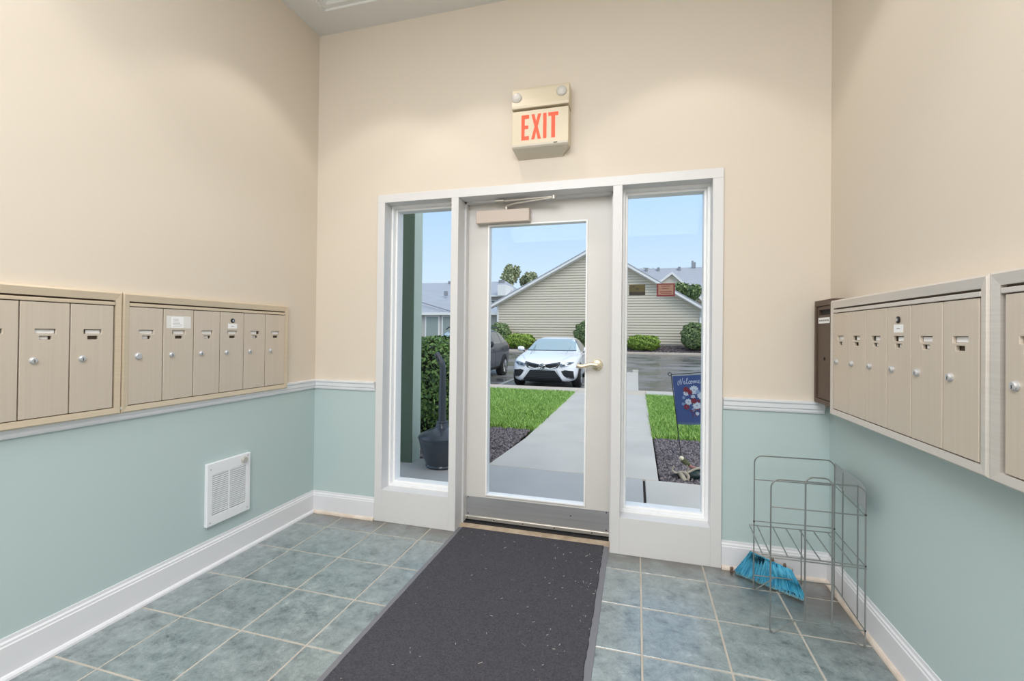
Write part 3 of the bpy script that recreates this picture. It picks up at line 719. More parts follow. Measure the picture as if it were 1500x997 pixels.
# bottom ring
for p, q in ((FL, FR), (FR, BR), (BR, BL)): rod('bottom_rail', at(p, ZBOT), at(q, ZBOT), r=0.0025)
# shelf (sloping down to the front)
ZSF, ZSB = 0.325, 0.312
for z, off in ((ZSF, 0), (ZSF - 0.010, 0)): rod('shelf_rail', (FL[0] - 0.033, FL[1], z), (FR[0] + 0.004, FR[1], z), r=0.0028)
rod('shelf_rail', (BL[0] - 0.020, BL[1] + 0.0, ZSB), (BR[0], BR[1], ZSB), r=0.0025)
rod('shelf_rail', at(BL, ZSB + 0.022), at(BR, ZSB + 0.022), r=0.0025)
rod('shelf_rail', at(BR, ZSB + 0.01), at(FR, ZSF), r=0.0025)
for xb, xff in ((1.721, 1.694), (1.755, 1.725), (1.824, 1.789), (1.881, 1.846), (1.938, 1.908), (1.997, 1.961), (2.055, 2.020)):
    rod('shelf_wire', (xb, BL[1] + 0.001, ZSB), (xff, FL[1] - 0.001, ZSF + 0.004), r=0.0028)
rod('side_rail', at(BL, ZSB + 0.003), (BL[0] - 0.020, BL[1], ZSB), r=0.002)
# upper cross rails
rod('cross_rail', at(FL, 0.525), at(FR, 0.525), r=0.0025)
rod('cross_rail', at(BL, 0.535), at(BR, 0.535), r=0.0025)
rod('cross_rail', at(BR, 0.535), at(FR, 0.525), r=0.0025)
# side uprights on the wall side, back upright
for t in (0.30, 0.78): p = L2(BR, FR, t); rod('upright', at(p, ZBOT), at(p, 0.625), r=0.0028)
p = L2(BL, BR, 0.60); rod('upright', at(p, ZBOT - 0.02), at(p, ZSB), r=0.0028)
# feet: bent wires
for (c, d) in ((FL, (0.095, 0.001)), (FR, (-0.098, -0.001)), (BL, (0.09, 0.002))):
    rod('foot', (c[0], c[1], 0.022), (c[0] + math.copysign(0.004, d[0]), c[1], 0.006), (c[0] + math.copysign(0.012, d[0]), c[1], 0.0035), (c[0] + d[0], c[1] + d[1], ZBOT), r=0.0028)
for c, z in ((FR, 0.528), (FR, ZBOT), (FR, ZSF), (BR, ZSB + 0.02), (BL, ZSB + 0.02)):
    MB().lathe([(0.001, -0.004), (0.0038, -0.003), (0.0038, 0.003), (0.001, 0.004)], (c[0], c[1], z), 'z', 10).build('weld_knob', DARKMET, rk)
# header plate
hp_ = MB(); A = L2(BR, FR, 0.0); B = L2(BR, FR, 1.0)
pl = []
zt_, zb_ = 0.642, 0.545
for (t, z) in ((0.0, zt_), (0.88, zt_), (0.93, zt_ - .004), (0.98, zt_ - 0.02), (1.0, zt_ - 0.04), (1.0, zb_ + 0.0), (0.80, zb_), (0.18, zb_), (0.08, zb_ + 0.008), (0.02, zb_ + 0.025), (0.0, zb_ + 0.04)):
    p = L2(A, B, t); pl.append((p[0], p[1], z))
n = len(pl); hp_.add(pl + [(x + 0.0015, y, z) for x, y, z in pl], [tuple(range(n)), tuple(range(n, 2 * n))[::-1]] + [(i, (i + 1) % n, (i + 1) % n + n, i + n) for i in range(n)])
def clearish(name, col, alpha):
    m = mat(name, col, 0.25); m.node_tree.nodes['Principled BSDF'].inputs['Alpha'].default_value = alpha; return m
hp_.build('header_plate', clearish('smoked_acrylic', rgb(158, 164, 166), 0.85), rk, label='grey translucent plastic header plate')

# ------------------------------------------------------------------ broom head
br = thing('broom_head', (1.82, -0.09, 0), 0, 'bright blue bristled broom head lying against the baseboard under the wire rack', 'broom')
Tl, Tr = Vector((1.762, -0.036, 0.116)), Vector((1.918, -0.130, 0.092))     # top line
Bl, Br_ = Vector((1.690, -0.045, 0.004)), Vector((1.945, -0.212, 0.004))    # tip line
bro = random.Random(11)
def bristles(count, spread, mat_, name, tmax, tmin=0.0, r=0.0011):
    V = []; F = []
    for i in range(count):
        t = bro.random(); 
        a = Tl.lerp(Tr, t) + Vector((bro.uniform(-.004, .004), bro.uniform(-.012, .012), bro.uniform(-.003, .003)))
        b = Bl.lerp(Br_, min(max(t + bro.gauss(0, 0.012), 0), 1)) + Vector((bro.gauss(0, spread * .4), bro.uniform(-.03, .012), abs(bro.gauss(0, .004))))
        m_ = (a + b) / 2 + Vector((0.0, -0.016, 0.012))
        p0 = a.lerp(m_, 0) if tmin == 0 else m_.lerp(b, tmin)
        ps = [a, m_, a.lerp(b, 1.0)] if tmin == 0 else [m_.lerp(b, tmin), b]
        if tmin == 0: ps[2] = m_.lerp(b, tmax)
        w = Vector((r, 0.0, 0)); w2 = Vector((0, r, r))
        n0 = len(V)
        for p in ps: V += [p - w, p + w2, p + w]
        for k in range(len(ps) - 1):
            for j in range(3): F.append((n0 + k * 3 + j, n0 + k * 3 + (j + 1) % 3, n0 + k * 3 + 3 + (j + 1) % 3, n0 + k * 3 + 3 + j))
    np_mesh(name, np.array([tuple(v) for v in V]), np.array(F), mat_, None, kind='stuff').parent = None
    o = bpy.data.objects[-1] if False else None
def bris(name, count, mat_, **k):
    before = set(bpy.data.objects.keys())
    bristles(count, 0.012, mat_, name, **k)
    o = [bpy.data.objects[x] for x in bpy.data.objects.keys() if x not in before][0]
    attach(o, br)
bris('bristles', 5200, BLUE, tmax=0.9)
bris('bristle_tips', 2200, BRIST2, tmax=1.0, tmin=0.72, r=0.0009)
dr = (Tr - Tl).normalized(); nrm = Vector((-dr.y, dr.x, 0)).normalized()
bd = MB()
for t in (0.0, 1.0):
    c = Tl.lerp(Tr, -0.03 + 1.06 * t)
    for (u, z) in ((0.0, -0.012), (0.020, -0.012), (0.020, 0.004), (0.004, 0.005)): bd.v.append(tuple(c + nrm * u + Vector((0, 0, z))))
bd.f += [(0, 1, 2, 3), (4, 7, 6, 5), (0, 4, 5, 1), (1, 5, 6, 2), (2, 6, 7, 3), (3, 7, 4, 0)]
bd.build('broom_block', PINKP, br, bevel=0.003)
for t in (0.56, 0.86):
    c = Tl.lerp(Tr, t)
    MB().lathe([(0.008, 0), (0.007, 0.012), (0.003, 0.018)], (c.x, c.y + 0.004, c.z + 0.002), 'z', 8).build('socket_clip', BROWNC, br)
MB().box(1.664, 1.672, -0.048, -0.030, 0.004, 0.022).box(1.671, 1.677, -0.050, -0.034, 0.002, 0.026).build('hook', BROWNC, br)

# ------------------------------------------------------------------ window stickers
def sticker(name, x0, x1, z0, z1, base, label, lines, inner=None):
    t = thing(name, ((x0 + x1) / 2, 0.127, z0), 0, label, 'sticker', 'stickers on the sidelight glass')
    MB().box(x0, x1, 0.1262, 0.1278, z0, z1).build('backing', base, t)
    for (a, b, c, d, m) in lines:
        MB().box(x0 + (x1 - x0) * a, x0 + (x1 - x0) * b, 0.1256, 0.1263, z0 + (z1 - z0) * c, z0 + (z1 - z0) * d).build('printed_block', m, t)
    return t
Z1 = 1.535
sticker('window_sticker', 1.136, 1.227, 1.468, 1.532, GOLDS, 'small dark gold and black sticker on the right sidelight glass',
        [(0.0, 1.0, 0, 0.3, BLKS), (0.44, 0.58, 0.5, 0.66, BLKS), (0.12, 0.38, 0.76, 0.82, BLKS), (0.0, 0.03, 0, 1, BLKS), (0.97, 1, 0, 1, BLKS)])
TANL = [(0.09, 0.91, 0.12, 0.9, TANS)]
t_ = sticker('window_sticker', 1.291, 1.392, 1.459, 1.535, REDS, 'red bordered tan notice sticker on the right sidelight glass', TANL)
for (a, b, c, d) in ((0.24, 0.76, 0.76, 0.81), (0.3, 0.66, 0.58, 0.62), (0.18, 0.82, 0.34, 0.39), (0.22, 0.80, 0.22, 0.26)):
    x0_, x1_, z0_, z1_ = 1.291, 1.392, 1.459, 1.535
    MB().box(x0_ + (x1_ - x0_) * a, x0_ + (x1_ - x0_) * b, 0.1250, 0.1257, z0_ + (z1_ - z0_) * c, z0_ + (z1_ - z0_) * d).build('printed_line', REDS, t_)

# ------------------------------------------------------------------ recessed ceiling fixtures and bodies for the added fill lights
LAMPE = mat('lit_lamp_disc', rgb(255, 244, 226), 0.5, emit=((1, 0.93, 0.82, 1), 3.0))
for i, (x, y) in enumerate(DOWNLIGHTS):
    zc = ZC + 0.06
    t = thing('ceiling_downlight', (x, y, zc - 0.01), 0, ['round recessed downlight nearest the left back corner', 'round recessed downlight left of the exit sign', 'round recessed downlight right of the exit sign', 'round recessed downlight over the left mailboxes', 'round recessed downlight over the right mailboxes'][i], 'ceiling light', 'recessed ceiling downlights')
    rr = MB().lathe([(0.075, zc), (0.075, zc - 0.006), (0.055, zc - 0.008), (0.05, zc - 0.002)], (x, y, 0), 'z', 32).build('trim_ring', WHITE, t, smooth=True)
    MB().lathe([(0.05, zc - 0.004), (0.05, zc - 0.003)], (x, y, 0), 'z', 32).build('lamp_disc', LAMPE, t)
t = thing('added_fill_panel', (0.6, -4.2, 3.3), 0, 'unseen long tilted fill light panel added behind the camera', 'ceiling light')  # body made up to carry the added hall fill light
MB().box(-1.45, 1.45, -0.55, 0.55, 0.004, 0.05).xf(Matrix.Translation((0.6, -4.0, 3.10)) @ Matrix.Rotation(math.radians(35), 4, 'X')).build('housing', WHITE, t, bevel=0.004)
MB().box(-0.3, -0.28, -4.01, -3.99, 3.12, 3.334).box(1.48, 1.50, -4.01, -3.99, 3.12, 3.334).build('bracket', WHITE, t)
t = thing('added_fill_panel', (0.6, -2.6, 3.23), 0, 'unseen large square fill light panel added at the lobby ceiling', 'ceiling light')  # body made up above the added ceiling fill light
MB().box(-0.17, 1.37, -3.37, -1.83, 3.225, 3.334).build('housing', WHITE, t, bevel=0.004)

# ================================================================== OUTSIDE
# porch and walk: individual slabs
GZ = -0.04
soil = struct(MB().add([(-9, 0.2, -0.14), (9, 0.2, -0.14), (9, 7.4, -0.14), (-9, 7.4, -0.14)], [(0, 1, 2, 3)]), 'ground_bed', SOIL)
pw = thing('walkway', (0.6, 1.5, GZ), 0, kind='structure')
def slab(x0, x1, y0, y1, m, top=GZ, z0=-0.14, x0b=None):
    mb = MB().prism([(x0, y0), (x1, y0), (x1, y1), ((x0b if x0b is not None else x0), y1)], 'z', z0, top)
    return mb.build('slab', m, pw, bevel=0.008, seg=2)
slab(-2.6, -0.205 + 0.0, 0.206, 1.533, PORCH); slab(-0.197, 1.243, 0.206, 1.533, PORCH); slab(1.262, 3.4, 0.206, 1.528, CONC)
MB().box(-2.6, 3.4, 0.2, 1.5, -0.14, GZ - 0.02).build('slab_bed', JOINT, pw)
ys = [1.545, 2.74, 3.80, 5.0, 6.15, 7.27]
for i in range(5):
    slab(-0.205 if i == 0 else -0.125, 1.376, ys[i], ys[i + 1] - 0.010, CONC, x0b=-0.125 if i == 0 else None)
MB().box(-0.12, 1.37, 1.5, 7.3, -0.14, GZ - 0.02).build('slab_bed', JOINT, pw)
# kerb walk in front of the parking bays
for k in range(-5, 7):
    x = 1.376 + k * 1.5
    slab(x - 1.5 + 0.004, x - 0.004, 7.275, 8.02, CURB if k < 1 else CONC, top=-0.045, z0=-0.30)
kb = struct(MB().box(-6.2, 10.4, 8.025, 8.17, -0.34, -0.045), 'kerb', CURB, bevel=0.015)
isl = thing('parking_island', (0.8, 10, -0.1), 0, kind='structure')
for k in range(5):
    MB().box(0.34, 1.225, 8.18 + k * 1.06, 8.18 + (k + 1) * 1.06 - 0.008, -0.32, -0.055 + 0.0 * k).build('slab', CONC, isl, bevel=0.008)
MB().box(1.04, 1.235, 13.30, 13.50, -0.32, 0.03).build('kerb_end', CONC, isl, bevel=0.01)

# wet asphalt lot rising away from the porch
def lotz(y): return np.interp(y, [8.1, 12.5, 20.0, 60.0], [-0.25, -0.21, 0.30, 1.2])
yy = [8.1, 10, 12.5, 15, 17.5, 20.0, 30, 60]; vs = []; fs = []
for y in yy:
    for x in (-60, -20, -6, 6, 20, 60): vs.append((x, y, float(lotz(y)) - (0.06 if y > 25 else 0)))
for i in range(len(yy) - 1):
    for k in range(5): fs.append((i * 6 + k, i * 6 + k + 1, i * 6 + 7 + k, i * 6 + 6 + k))
struct(MB().add(vs, fs), 'parking_lot', ASPH)
for x in (-2.60, -5.3, 3.5):
    mb = MB(); n = 8
    for i in range(n + 1):
        y = 8.5 + 4.6 * i / n; z = float(lotz(y)) + 0.004
        mb.v += [(x - 0.055, y, z), (x + 0.055, y, z)]
    mb.f = [(2 * i, 2 * i + 1, 2 * i + 3, 2 * i + 2) for i in range(n)]
    o = mb.build('parking_line', LINEP, None, kind='structure')
# far kerb and planting bed
fk = struct(MB().box(-12, 5.2, 20.0, 20.16, 0.15, 0.40), 'kerb', CURB, bevel=0.02)
struct(MB().prism([(20.15, 0.33), (20.15, 0.37), (21.98, 0.70), (21.98, 0.2)], 'x', -12, 5.2), 'planting_bed', SOIL)
struct(MB().prism([(20.6, 0.3), (22.0, 0.3), (22.0, 1.75), (20.6, 1.55)], 'x', 5.0, 5.12), 'trim_6', SIDING)

# grass
def scatter_grass(name, regs, count, parent_label):
    R = np.random.default_rng(5)
    V = []
    tot = sum((r[1] - r[0]) * (r[3] - r[2]) for r in regs)
    for r in regs:
        n = int(count * (r[1] - r[0]) * (r[3] - r[2]) / tot)
        x = R.uniform(r[0], r[1], n) + R.normal(0, .012, n); y = R.uniform(r[2], r[3], n) + R.normal(0, .02, n)
        h = R.uniform(.035, .085, n); a = R.uniform(0, 2 * PI, n); w = R.uniform(.0035, .006, n)
        lean = R.uniform(.2, 1.0, n) * h; la = R.uniform(0, 2 * PI, n)
        b = np.stack([x, y, np.full(n, -.062)], 1)
        dx = np.stack([np.cos(a) * w, np.sin(a) * w, np.zeros(n)], 1)
        md = b + np.stack([np.cos(la) * lean * .35, np.sin(la) * lean * .35, h * .62], 1)
        tp = b + np.stack([np.cos(la) * lean, np.sin(la) * lean, h], 1)
        V.append(np.stack([b - dx, b + dx, md + dx * .8, tp, md - dx * .8], 1).reshape(-1, 3))
    V = np.concatenate(V); n = len(V) // 5; i = np.arange(n)[:, None] * 5
    F = np.concatenate([i + np.array([[0, 1, 2]]), i + np.array([[0, 2, 4]]), i + np.array([[4, 2, 3]])], 0)
    return np_mesh(name, V, F, GRASS)
g = scatter_grass('lawn', [(-3.6, -0.12, 3.28, 7.26), (1.385, 4.2, 3.28, 7.26)], 150000, '')
tag(g, 'short bright green lawn on both sides of the concrete walk', 'grass', kind='stuff')
struct(MB().box(-9, -0.14, 3.27, 7.27, -0.14, -0.062).box(1.39, 9, 3.27, 7.27, -0.14, -0.062), 'lawn_bed', TURF)

# mulch
def scatter_mulch(name, regs, count, lo=.010, hi=.030, zb=-0.075, up=0.03, zf=None):
    R = np.random.default_rng(9); V = []
    tot = sum((r[1] - r[0]) * (r[3] - r[2]) for r in regs)
    cube = np.array([(-1,-1,-1),(1,-1,-1),(1,1,-1),(-1,1,-1),(-.7,-.8,1),(.8,-.7,1),(.6,.8,1),(-.8,.6,1)], float)
    for r in regs:
        n = int(count * (r[1] - r[0]) * (r[3] - r[2]) / tot)
        c = np.stack([R.uniform(r[0], r[1], n), R.uniform(r[2], r[3], n), zb + R.uniform(0, up, n)], 1)
        if zf is not None: c[:, 2] += zf(c[:, 1])
        sc = np.stack([R.uniform(lo, hi, n) * .7, R.uniform(lo, hi, n) * .4, R.uniform(.003, .009, n)], 1)
        a = R.uniform(0, PI, n); t = R.normal(0, .35, n)
        p = cube[None] * sc[:, None]
        x = p[..., 0] * np.cos(t)[:, None] - p[..., 2] * np.sin(t)[:, None]; z = p[..., 0] * np.sin(t)[:, None] + p[..., 2] * np.cos(t)[:, None]; y = p[..., 1]
        X = x * np.cos(a)[:, None] - y * np.sin(a)[:, None]; Y = x * np.sin(a)[:, None] + y * np.cos(a)[:, None]
        V.append((np.stack([X, Y, z], -1) + c[:, None]).reshape(-1, 3))
    V = np.concatenate(V); n = len(V) // 8; i = np.arange(n)[:, None] * 8
    F = np.concatenate([i + np.array([q]) for q in ((4,5,6,7),(0,1,5,4),(1,2,6,5),(2,3,7,6),(3,0,4,7))], 0)
    return np_mesh(name, V, F, MULCH)
m_ = scatter_mulch('mulch', [(-3.0, -0.20, 1.55, 3.26), (1.40, 3.4, 1.55, 3.26)], 42000)
tag(m_, 'dark purplish wood mulch filling the beds beside the walk', 'mulch', kind='stuff')
struct(MB().box(-9, -0.22, 1.54, 3.27, -0.14, -0.075).box(1.39, 9, 1.54, 3.27, -0.14, -0.075), 'mulch_bed', SOIL)
m_ = scatter_mulch('mulch', [(-11, 5.1, 20.2, 21.9)], 14000, .03, .07, 0.0, 0.03, lambda y: 0.36 + (y - 20.15) * 0.18)
tag(m_, 'dark mulch in the planting bed under the garage gable', 'mulch', kind='stuff')

# porch post, roof and outside cladding
post = thing('porch_post', (-1.015, 1.46, GZ), 0, kind='structure')
MB().box(-1.10, -0.932, 1.38, 1.548, GZ, 2.98).build('shaft', SAGEPOST, post, bevel=0.004)
MB().box(-1.104, -0.934, 1.360, 1.380, GZ, 2.98).build('shaded_front_face', POST_SHADE, post, label='added front face with shade in its dark green')  # added sheet that gives the post front its painted shade
pr_ = struct(MB().box(-2.6, -0.93, 0.2, 1.62, 2.98, 3.18), 'porch_roof', FASCIA)

# smoker's post
ash = thing('cigarette_receptacle', (-0.61, 1.36, GZ), 0, 'charcoal plastic cigarette receptacle with bent neck on the porch beside the green post', 'ashtray')
def lz(p, name, m, **k):
    p = [((r * 1.36 if r > .07 else r * 1.12), h * 1.15) for r, h in p]
    o = MB().lathe(p, (0, 0, 0), 'z', 40).build(name, m, None, smooth=True, **k); o.parent = ash; return o
lz([(0.098, 0), (0.108, 0.004), (0.113, 0.016), (0.108, 0.028), (0.112, 0.034), (0.128, 0.09), (0.145, 0.15), (0.156, 0.20), (0.160, 0.226), (0.158, 0.238)], 'base', ASHP)
lz([(0.162, 0.232), (0.166, 0.240), (0.164, 0.254), (0.150, 0.268), (0.115, 0.290), (0.080, 0.308), (0.060, 0.322), (0.052, 0.340), (0.048, 0.362), (0.040, 0.366)], 'lid', ASHP)
lz([(0.046, 0.36), (0.050, 0.366), (0.048, 0.374), (0.042, 0.378)], 'collar', ASHP)
o = MB().tube([(0, 0, 0.42), (0, 0, 0.68), (0.001, 0, 0.88), (0.0, 0, 0.952), (-0.010, 0, 0.980), (-0.040, 0, 1.030), (-0.066, 0, 1.072), (-0.070, 0, 1.080)], [0.038, 0.035, 0.030, 0.029, 0.029, 0.029, 0.028, 0.020], 20).build('neck', ASHP, None, smooth=True); o.parent = ash
for dz in (0, 0.03):
    o = MB().lathe([(0.009, 0), (0.009, -0.003), (0.002, -0.003)], (-0.034 - dz * .6, -0.027, 1.010 + dz), 'y', 12).build('snuff_hole', BLACKR, None); o.parent = ash

# ------------------------------------------------------------------ foliage
def foliage(name, mat_, count, sampler, size, seed, parent=None, flat=0.5):
    R = np.random.default_rng(seed); P, Nn = sampler(R, count); n = len(P)
    rnd = R.normal(size=(n, 3)); nn = Nn + rnd * flat; nn /= np.linalg.norm(nn, axis=1)[:, None]
    t = np.cross(nn, R.normal(size=(n, 3))); t /= np.linalg.norm(t, axis=1)[:, None]; b = np.cross(nn, t)
    s_ = R.uniform(.6, 1.25, n)[:, None] * size
    V = np.stack([P - t * s_, P + b * s_ * .5, P + t * s_ , P - b * s_ * .5], 1).reshape(-1, 3)
    V = V.reshape(n, 4, 3); V[:, 1] += nn * s_ * .12; V[:, 3] += nn * s_ * .12; V = V.reshape(-1, 3)
    F = (np.arange(n)[:, None] * 4 + np.array([[0, 1, 2, 3]]))
    return np_mesh(name, V, F, mat_, parent)
def ellips(c, r, power=2.0, zmin=None, lump=0.06, depth=0.12):
    c = np.array(c); r = np.array(r)
    def f(R, n):
        d = R.normal(size=(n, 3)); d /= np.linalg.norm(d, axis=1)[:, None]
        k = (np.abs(d) ** power).sum(1) ** (-1 / power)
        l = 1 + lump * (np.sin(d[:, 0] * 9 + 1) * np.sin(d[:, 1] * 8 + 2) + np.sin(d[:, 2] * 11 + d[:, 0] * 7))
        rad = k * l * (1 - depth * R.random(n) ** 2)
        P = c + d * rad[:, None] * r; N = d / r; N /= np.linalg.norm(N, axis=1)[:, None]
        if zmin is not None: m = P[:, 2] > zmin; P, N = P[m], N[m]
        return P, N
    return f
def bush(name, c, r, mat_, count, size, label, cat='bush', power=2.0, seed=1, group=None, trunk=False, zg=None):
    zg = c[2] - r[2] if zg is None else zg
    group = group or ('shrubs along the garage gable' if cat == 'bush' else None)
    t = thing(name, (c[0], c[1], zg), 0, label, cat, group)
    cc = (0, 0, c[2] - zg)
    foliage('foliage', mat_, count, ellips(cc, r, power, 0.02), size, seed, t)
    mb = MB(); pr = []
    for k in range(9):
        a = -PI / 2 + PI * k / 8
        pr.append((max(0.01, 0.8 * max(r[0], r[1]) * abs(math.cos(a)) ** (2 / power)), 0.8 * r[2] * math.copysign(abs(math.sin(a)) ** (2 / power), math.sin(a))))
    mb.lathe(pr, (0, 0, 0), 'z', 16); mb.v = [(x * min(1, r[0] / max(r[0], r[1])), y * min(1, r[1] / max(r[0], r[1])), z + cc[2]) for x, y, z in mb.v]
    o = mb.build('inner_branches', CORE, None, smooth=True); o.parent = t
    o = MB().tube([(0, 0, -0.1), (0.02, 0, 0.1), (0, 0, cc[2] * .8)], 0.03, 8).tube([(0, 0, 0.0), (0.12, 0.02, cc[2] * .6)], 0.02, 6).tube([(0, 0, 0.0), (-0.12, -0.02, cc[2] * .6)], 0.02, 6).build('stem', BARK, None); o.parent = t
    return t
bush('hedge', (-1.75, 2.75, 0.52), (1.0, 0.52, 0.66), LEAFD, 26000, 0.030, 'dense dark green leafy hedge behind the green porch post', 'hedge', power=4, seed=3, zg=-0.07)
zb = lambda y: 0.36 + (y - 20.15) * 0.18
bush('clipped_bush', (-4.85, 20.85, 0.84), (0.74, 0.55, 0.38), LEAFB, 6000, 0.045, 'flat topped bright green boxwood between the dark car and the white car', power=3, seed=4, zg=0.45)
bush('clipped_bush', (1.50, 20.85, 0.85), (0.76, 0.5, 0.36), LEAFB, 6000, 0.045, 'flat topped bright green boxwood seen low through the right sidelight', power=3, seed=5, zg=0.45)
bush('round_bush', (-6.15, 21.3, 1.15), (0.62, 0.5, 0.66), LEAFM, 5000, 0.05, 'round green shrub at the left corner of the garage gable', power=2.3, seed=6, zg=0.5)
bush('round_bush', (-1.25, 20.95, 1.20), (0.74, 0.5, 0.70), LEAFM, 6000, 0.05, 'rounded green shrub behind the windscreen of the white car', power=2.3, seed=7, zg=0.45)
bush('round_bush', (3.95, 20.9, 1.22), (0.66, 0.5, 0.62), LEAFM, 6000, 0.05, 'big ball shaped shrub at the right corner of the garage gable', power=2.6, seed=8, zg=0.45)

def tree(c, crown, h, label, seed, count=3500, size=0.2, group=None, mat_=None):
    t = thing('tree', (c[0], c[1], 0.5), 0, label, 'tree', group or 'trees beyond the roofs')
    R2 = random.Random(seed); centres = []
    V = []
    for k in range(9):
        cc = (R2.uniform(-.6, .6) * crown[0], R2.uniform(-.6, .6) * crown[1], h - 0.5 + R2.uniform(-.55, .5) * crown[2])
        centres.append(cc)
    def samp(R, n):
        Ps, Ns = [], []
        for cc in centres:
            p, q_ = ellips(cc, (crown[0] * .45, crown[1] * .45, crown[2] * .45), 2, None, .15, .5)(R, n // 9); Ps.append(p); Ns.append(q_)
        return np.concatenate(Ps), np.concatenate(Ns)
    foliage('foliage', mat_ or LEAFT, count, samp, size, seed, t, 0.8)
    mb = MB().tube([(0, 0, -0.5), (0.05, 0, h * .45), (0, 0, h - .7)], [0.16, 0.12, 0.06], 10)
    for cc in centres[:5]: mb.tube([(0, 0, h * .5), (cc[0] * .6, cc[1] * .6, (h * .5 + cc[2]) / 2 + .2), cc], [0.08, 0.06, 0.03], 6)
    o = mb.build('trunk', BARK, None); o.parent = t

# ------------------------------------------------------------------ buildings
def clap(mb, poly_top, x0, x1, z0, z1, y, step=0.142, dep=0.030, facing=-1):
    """lapped siding courses on plane y; poly_top(x)->max z. Each course clipped to the gable."""
    z = z0
    while z < z1 - 1e-4:
        zt = min(z + step, z1)
        def span(zz):
            xs = [x0 + (x1 - x0) * k / 400 for k in range(401)]; ok = [x for x in xs if poly_top(x) >= zz - 1e-6]
            return (ok[0], ok[-1]) if ok else None
        a, b = span(z), span(zt)
        if a is None: break
        if b is None: b = ((a[0] + a[1]) / 2,) * 2
        yo = y + facing * dep
        n = len(mb.v); g_ = .044
        mb.v += [(a[0], yo, z + g_), (a[1], yo, z + g_), (b[1], yo + .006, zt), (b[0], yo + .006, zt), (a[0], y + .03, z + g_), (a[1], y + .03, z + g_), (a[0], y + .03, z), (a[1], y + .03, z), (a[0], yo + .006, z), (a[1], yo + .006, z)]
        mb.f += [(n, n + 1, n + 2, n + 3), (n + 4, n + 5, n + 1, n), (n + 6, n + 7, n + 5, n + 4), (n + 8, n + 9, n + 7, n + 6)]
        z = zt
gz0 = 0.66; gy = 22.0
apx, apz = -0.991, 5.80
le, re_ = (-6.50, 2.86), (4.30, 2.55)
def gtop(x): return le[1] + (apz - le[1]) * (x - le[0]) / (apx - le[0]) if x < apx else apz + (re_[1] - apz) * (x - apx) / (re_[0] - apx)
gb = thing('garage_building', (-1.1, 24, gz0), 0, 'beige clapboard garage with a wide gable facing the door', 'building')
mb = MB(); clap(mb, gtop, le[0], re_[0], gz0 + 0.06, apz, gy); mb.build('siding', SIDING, gb, kind='stuff')
MB().add([(le[0], gy + .045, gz0 - .3), (re_[0], gy + .045, gz0 - .3), (re_[0], gy + .045, re_[1]), (apx, gy + .045, apz), (le[0], gy + .045, le[1]),
          (le[0], gy + 9, gz0 - .3), (re_[0], gy + 9, gz0 - .3), (re_[0], gy + 9, re_[1]), (apx, gy + 9, apz), (le[0], gy + 9, le[1])],
         [(0, 1, 2, 3, 4), (5, 9, 8, 7, 6), (0, 5, 6, 1), (1, 6, 7, 2), (4, 9, 5, 0)]).build('wall', SIDING, gb)
MB().box(le[0], re_[0], gy - .02, gy + .045, gz0 - .2, gz0 + .07).build('foundation', CONC, gb)
ov = 0.40
sl_l = (apz - le[1]) / (apx - le[0]); sl_r = (re_[1] - apz) / (re_[0] - apx)
lex, rex = le[0] - 0.36, re_[0] + 0.18
lez, rez = le[1] - sl_l * 0.36, re_[1] + sl_r * 0.18
for nm, (xa, za, xb_, zb_) in (('roof_slope', (lex, lez, apx, apz)), ('roof_slope', (apx, apz, rex, rez))):
    MB().add([(xa, gy - ov, za + .20), (xb_, gy - ov, zb_ + .20), (xb_, gy + 9.2, zb_ + .20), (xa, gy + 9.2, za + .20), (xa, gy - ov, za + .13), (xb_, gy - ov, zb_ + .13), (xb_, gy + 9.2, zb_ + .13), (xa, gy + 9.2, za + .13)],
             [(0, 1, 2, 3), (4, 7, 6, 5), (0, 4, 5, 1), (2, 6, 7, 3), (0, 3, 7, 4), (1, 5, 6, 2)]).build(nm, ROOFG, gb)
    MB().add([(xa, gy - ov, za + .14), (xb_, gy - ov, zb_ + .14), (xb_, gy - ov, zb_ - .04), (xa, gy - ov, za - .04), (xa, gy - ov + .03, za + .14), (xb_, gy - ov + .03, zb_ + .14), (xb_, gy - ov + .03, zb_ - .04), (xa, gy - ov + .03, za - .04)],
             [(0, 1, 2, 3), (4, 7, 6, 5), (0, 4, 5, 1), (2, 6, 7, 3), (0, 3, 7, 4), (1, 5, 6, 2)]).build('rake_board', FASCIA, gb)
    MB().add([(xa, gy - ov, za - .03), (xb_, gy - ov, zb_ - .03), (xb_, gy, zb_ - .03), (xa, gy, za - .03), (xa, gy - ov, za), (xb_, gy - ov, zb_), (xb_, gy, zb_), (xa, gy, za)],
             [(0, 1, 2, 3), (4, 7, 6, 5), (0, 4, 5, 1), (2, 6, 7, 3), (0, 3, 7, 4), (1, 5, 6, 2)]).build('soffit', FASCIA, gb)
for x in (le[0], re_[0]): MB().box(x - .05, x + .05, gy - .03, gy + .02, gz0, gtop(x)).build('corner_board', FASCIA, gb)
MB().tube([(re_[0] + .10, gy - .28, re_[1] - .02), (re_[0] + .02, gy - .06, re_[1] - .34), (re_[0] - .05, gy - .06, re_[1] - .42), (re_[0] - .05, gy - .06, gz0 + .1)], 0.045, 6).build('downspout', FASCIA, gb)

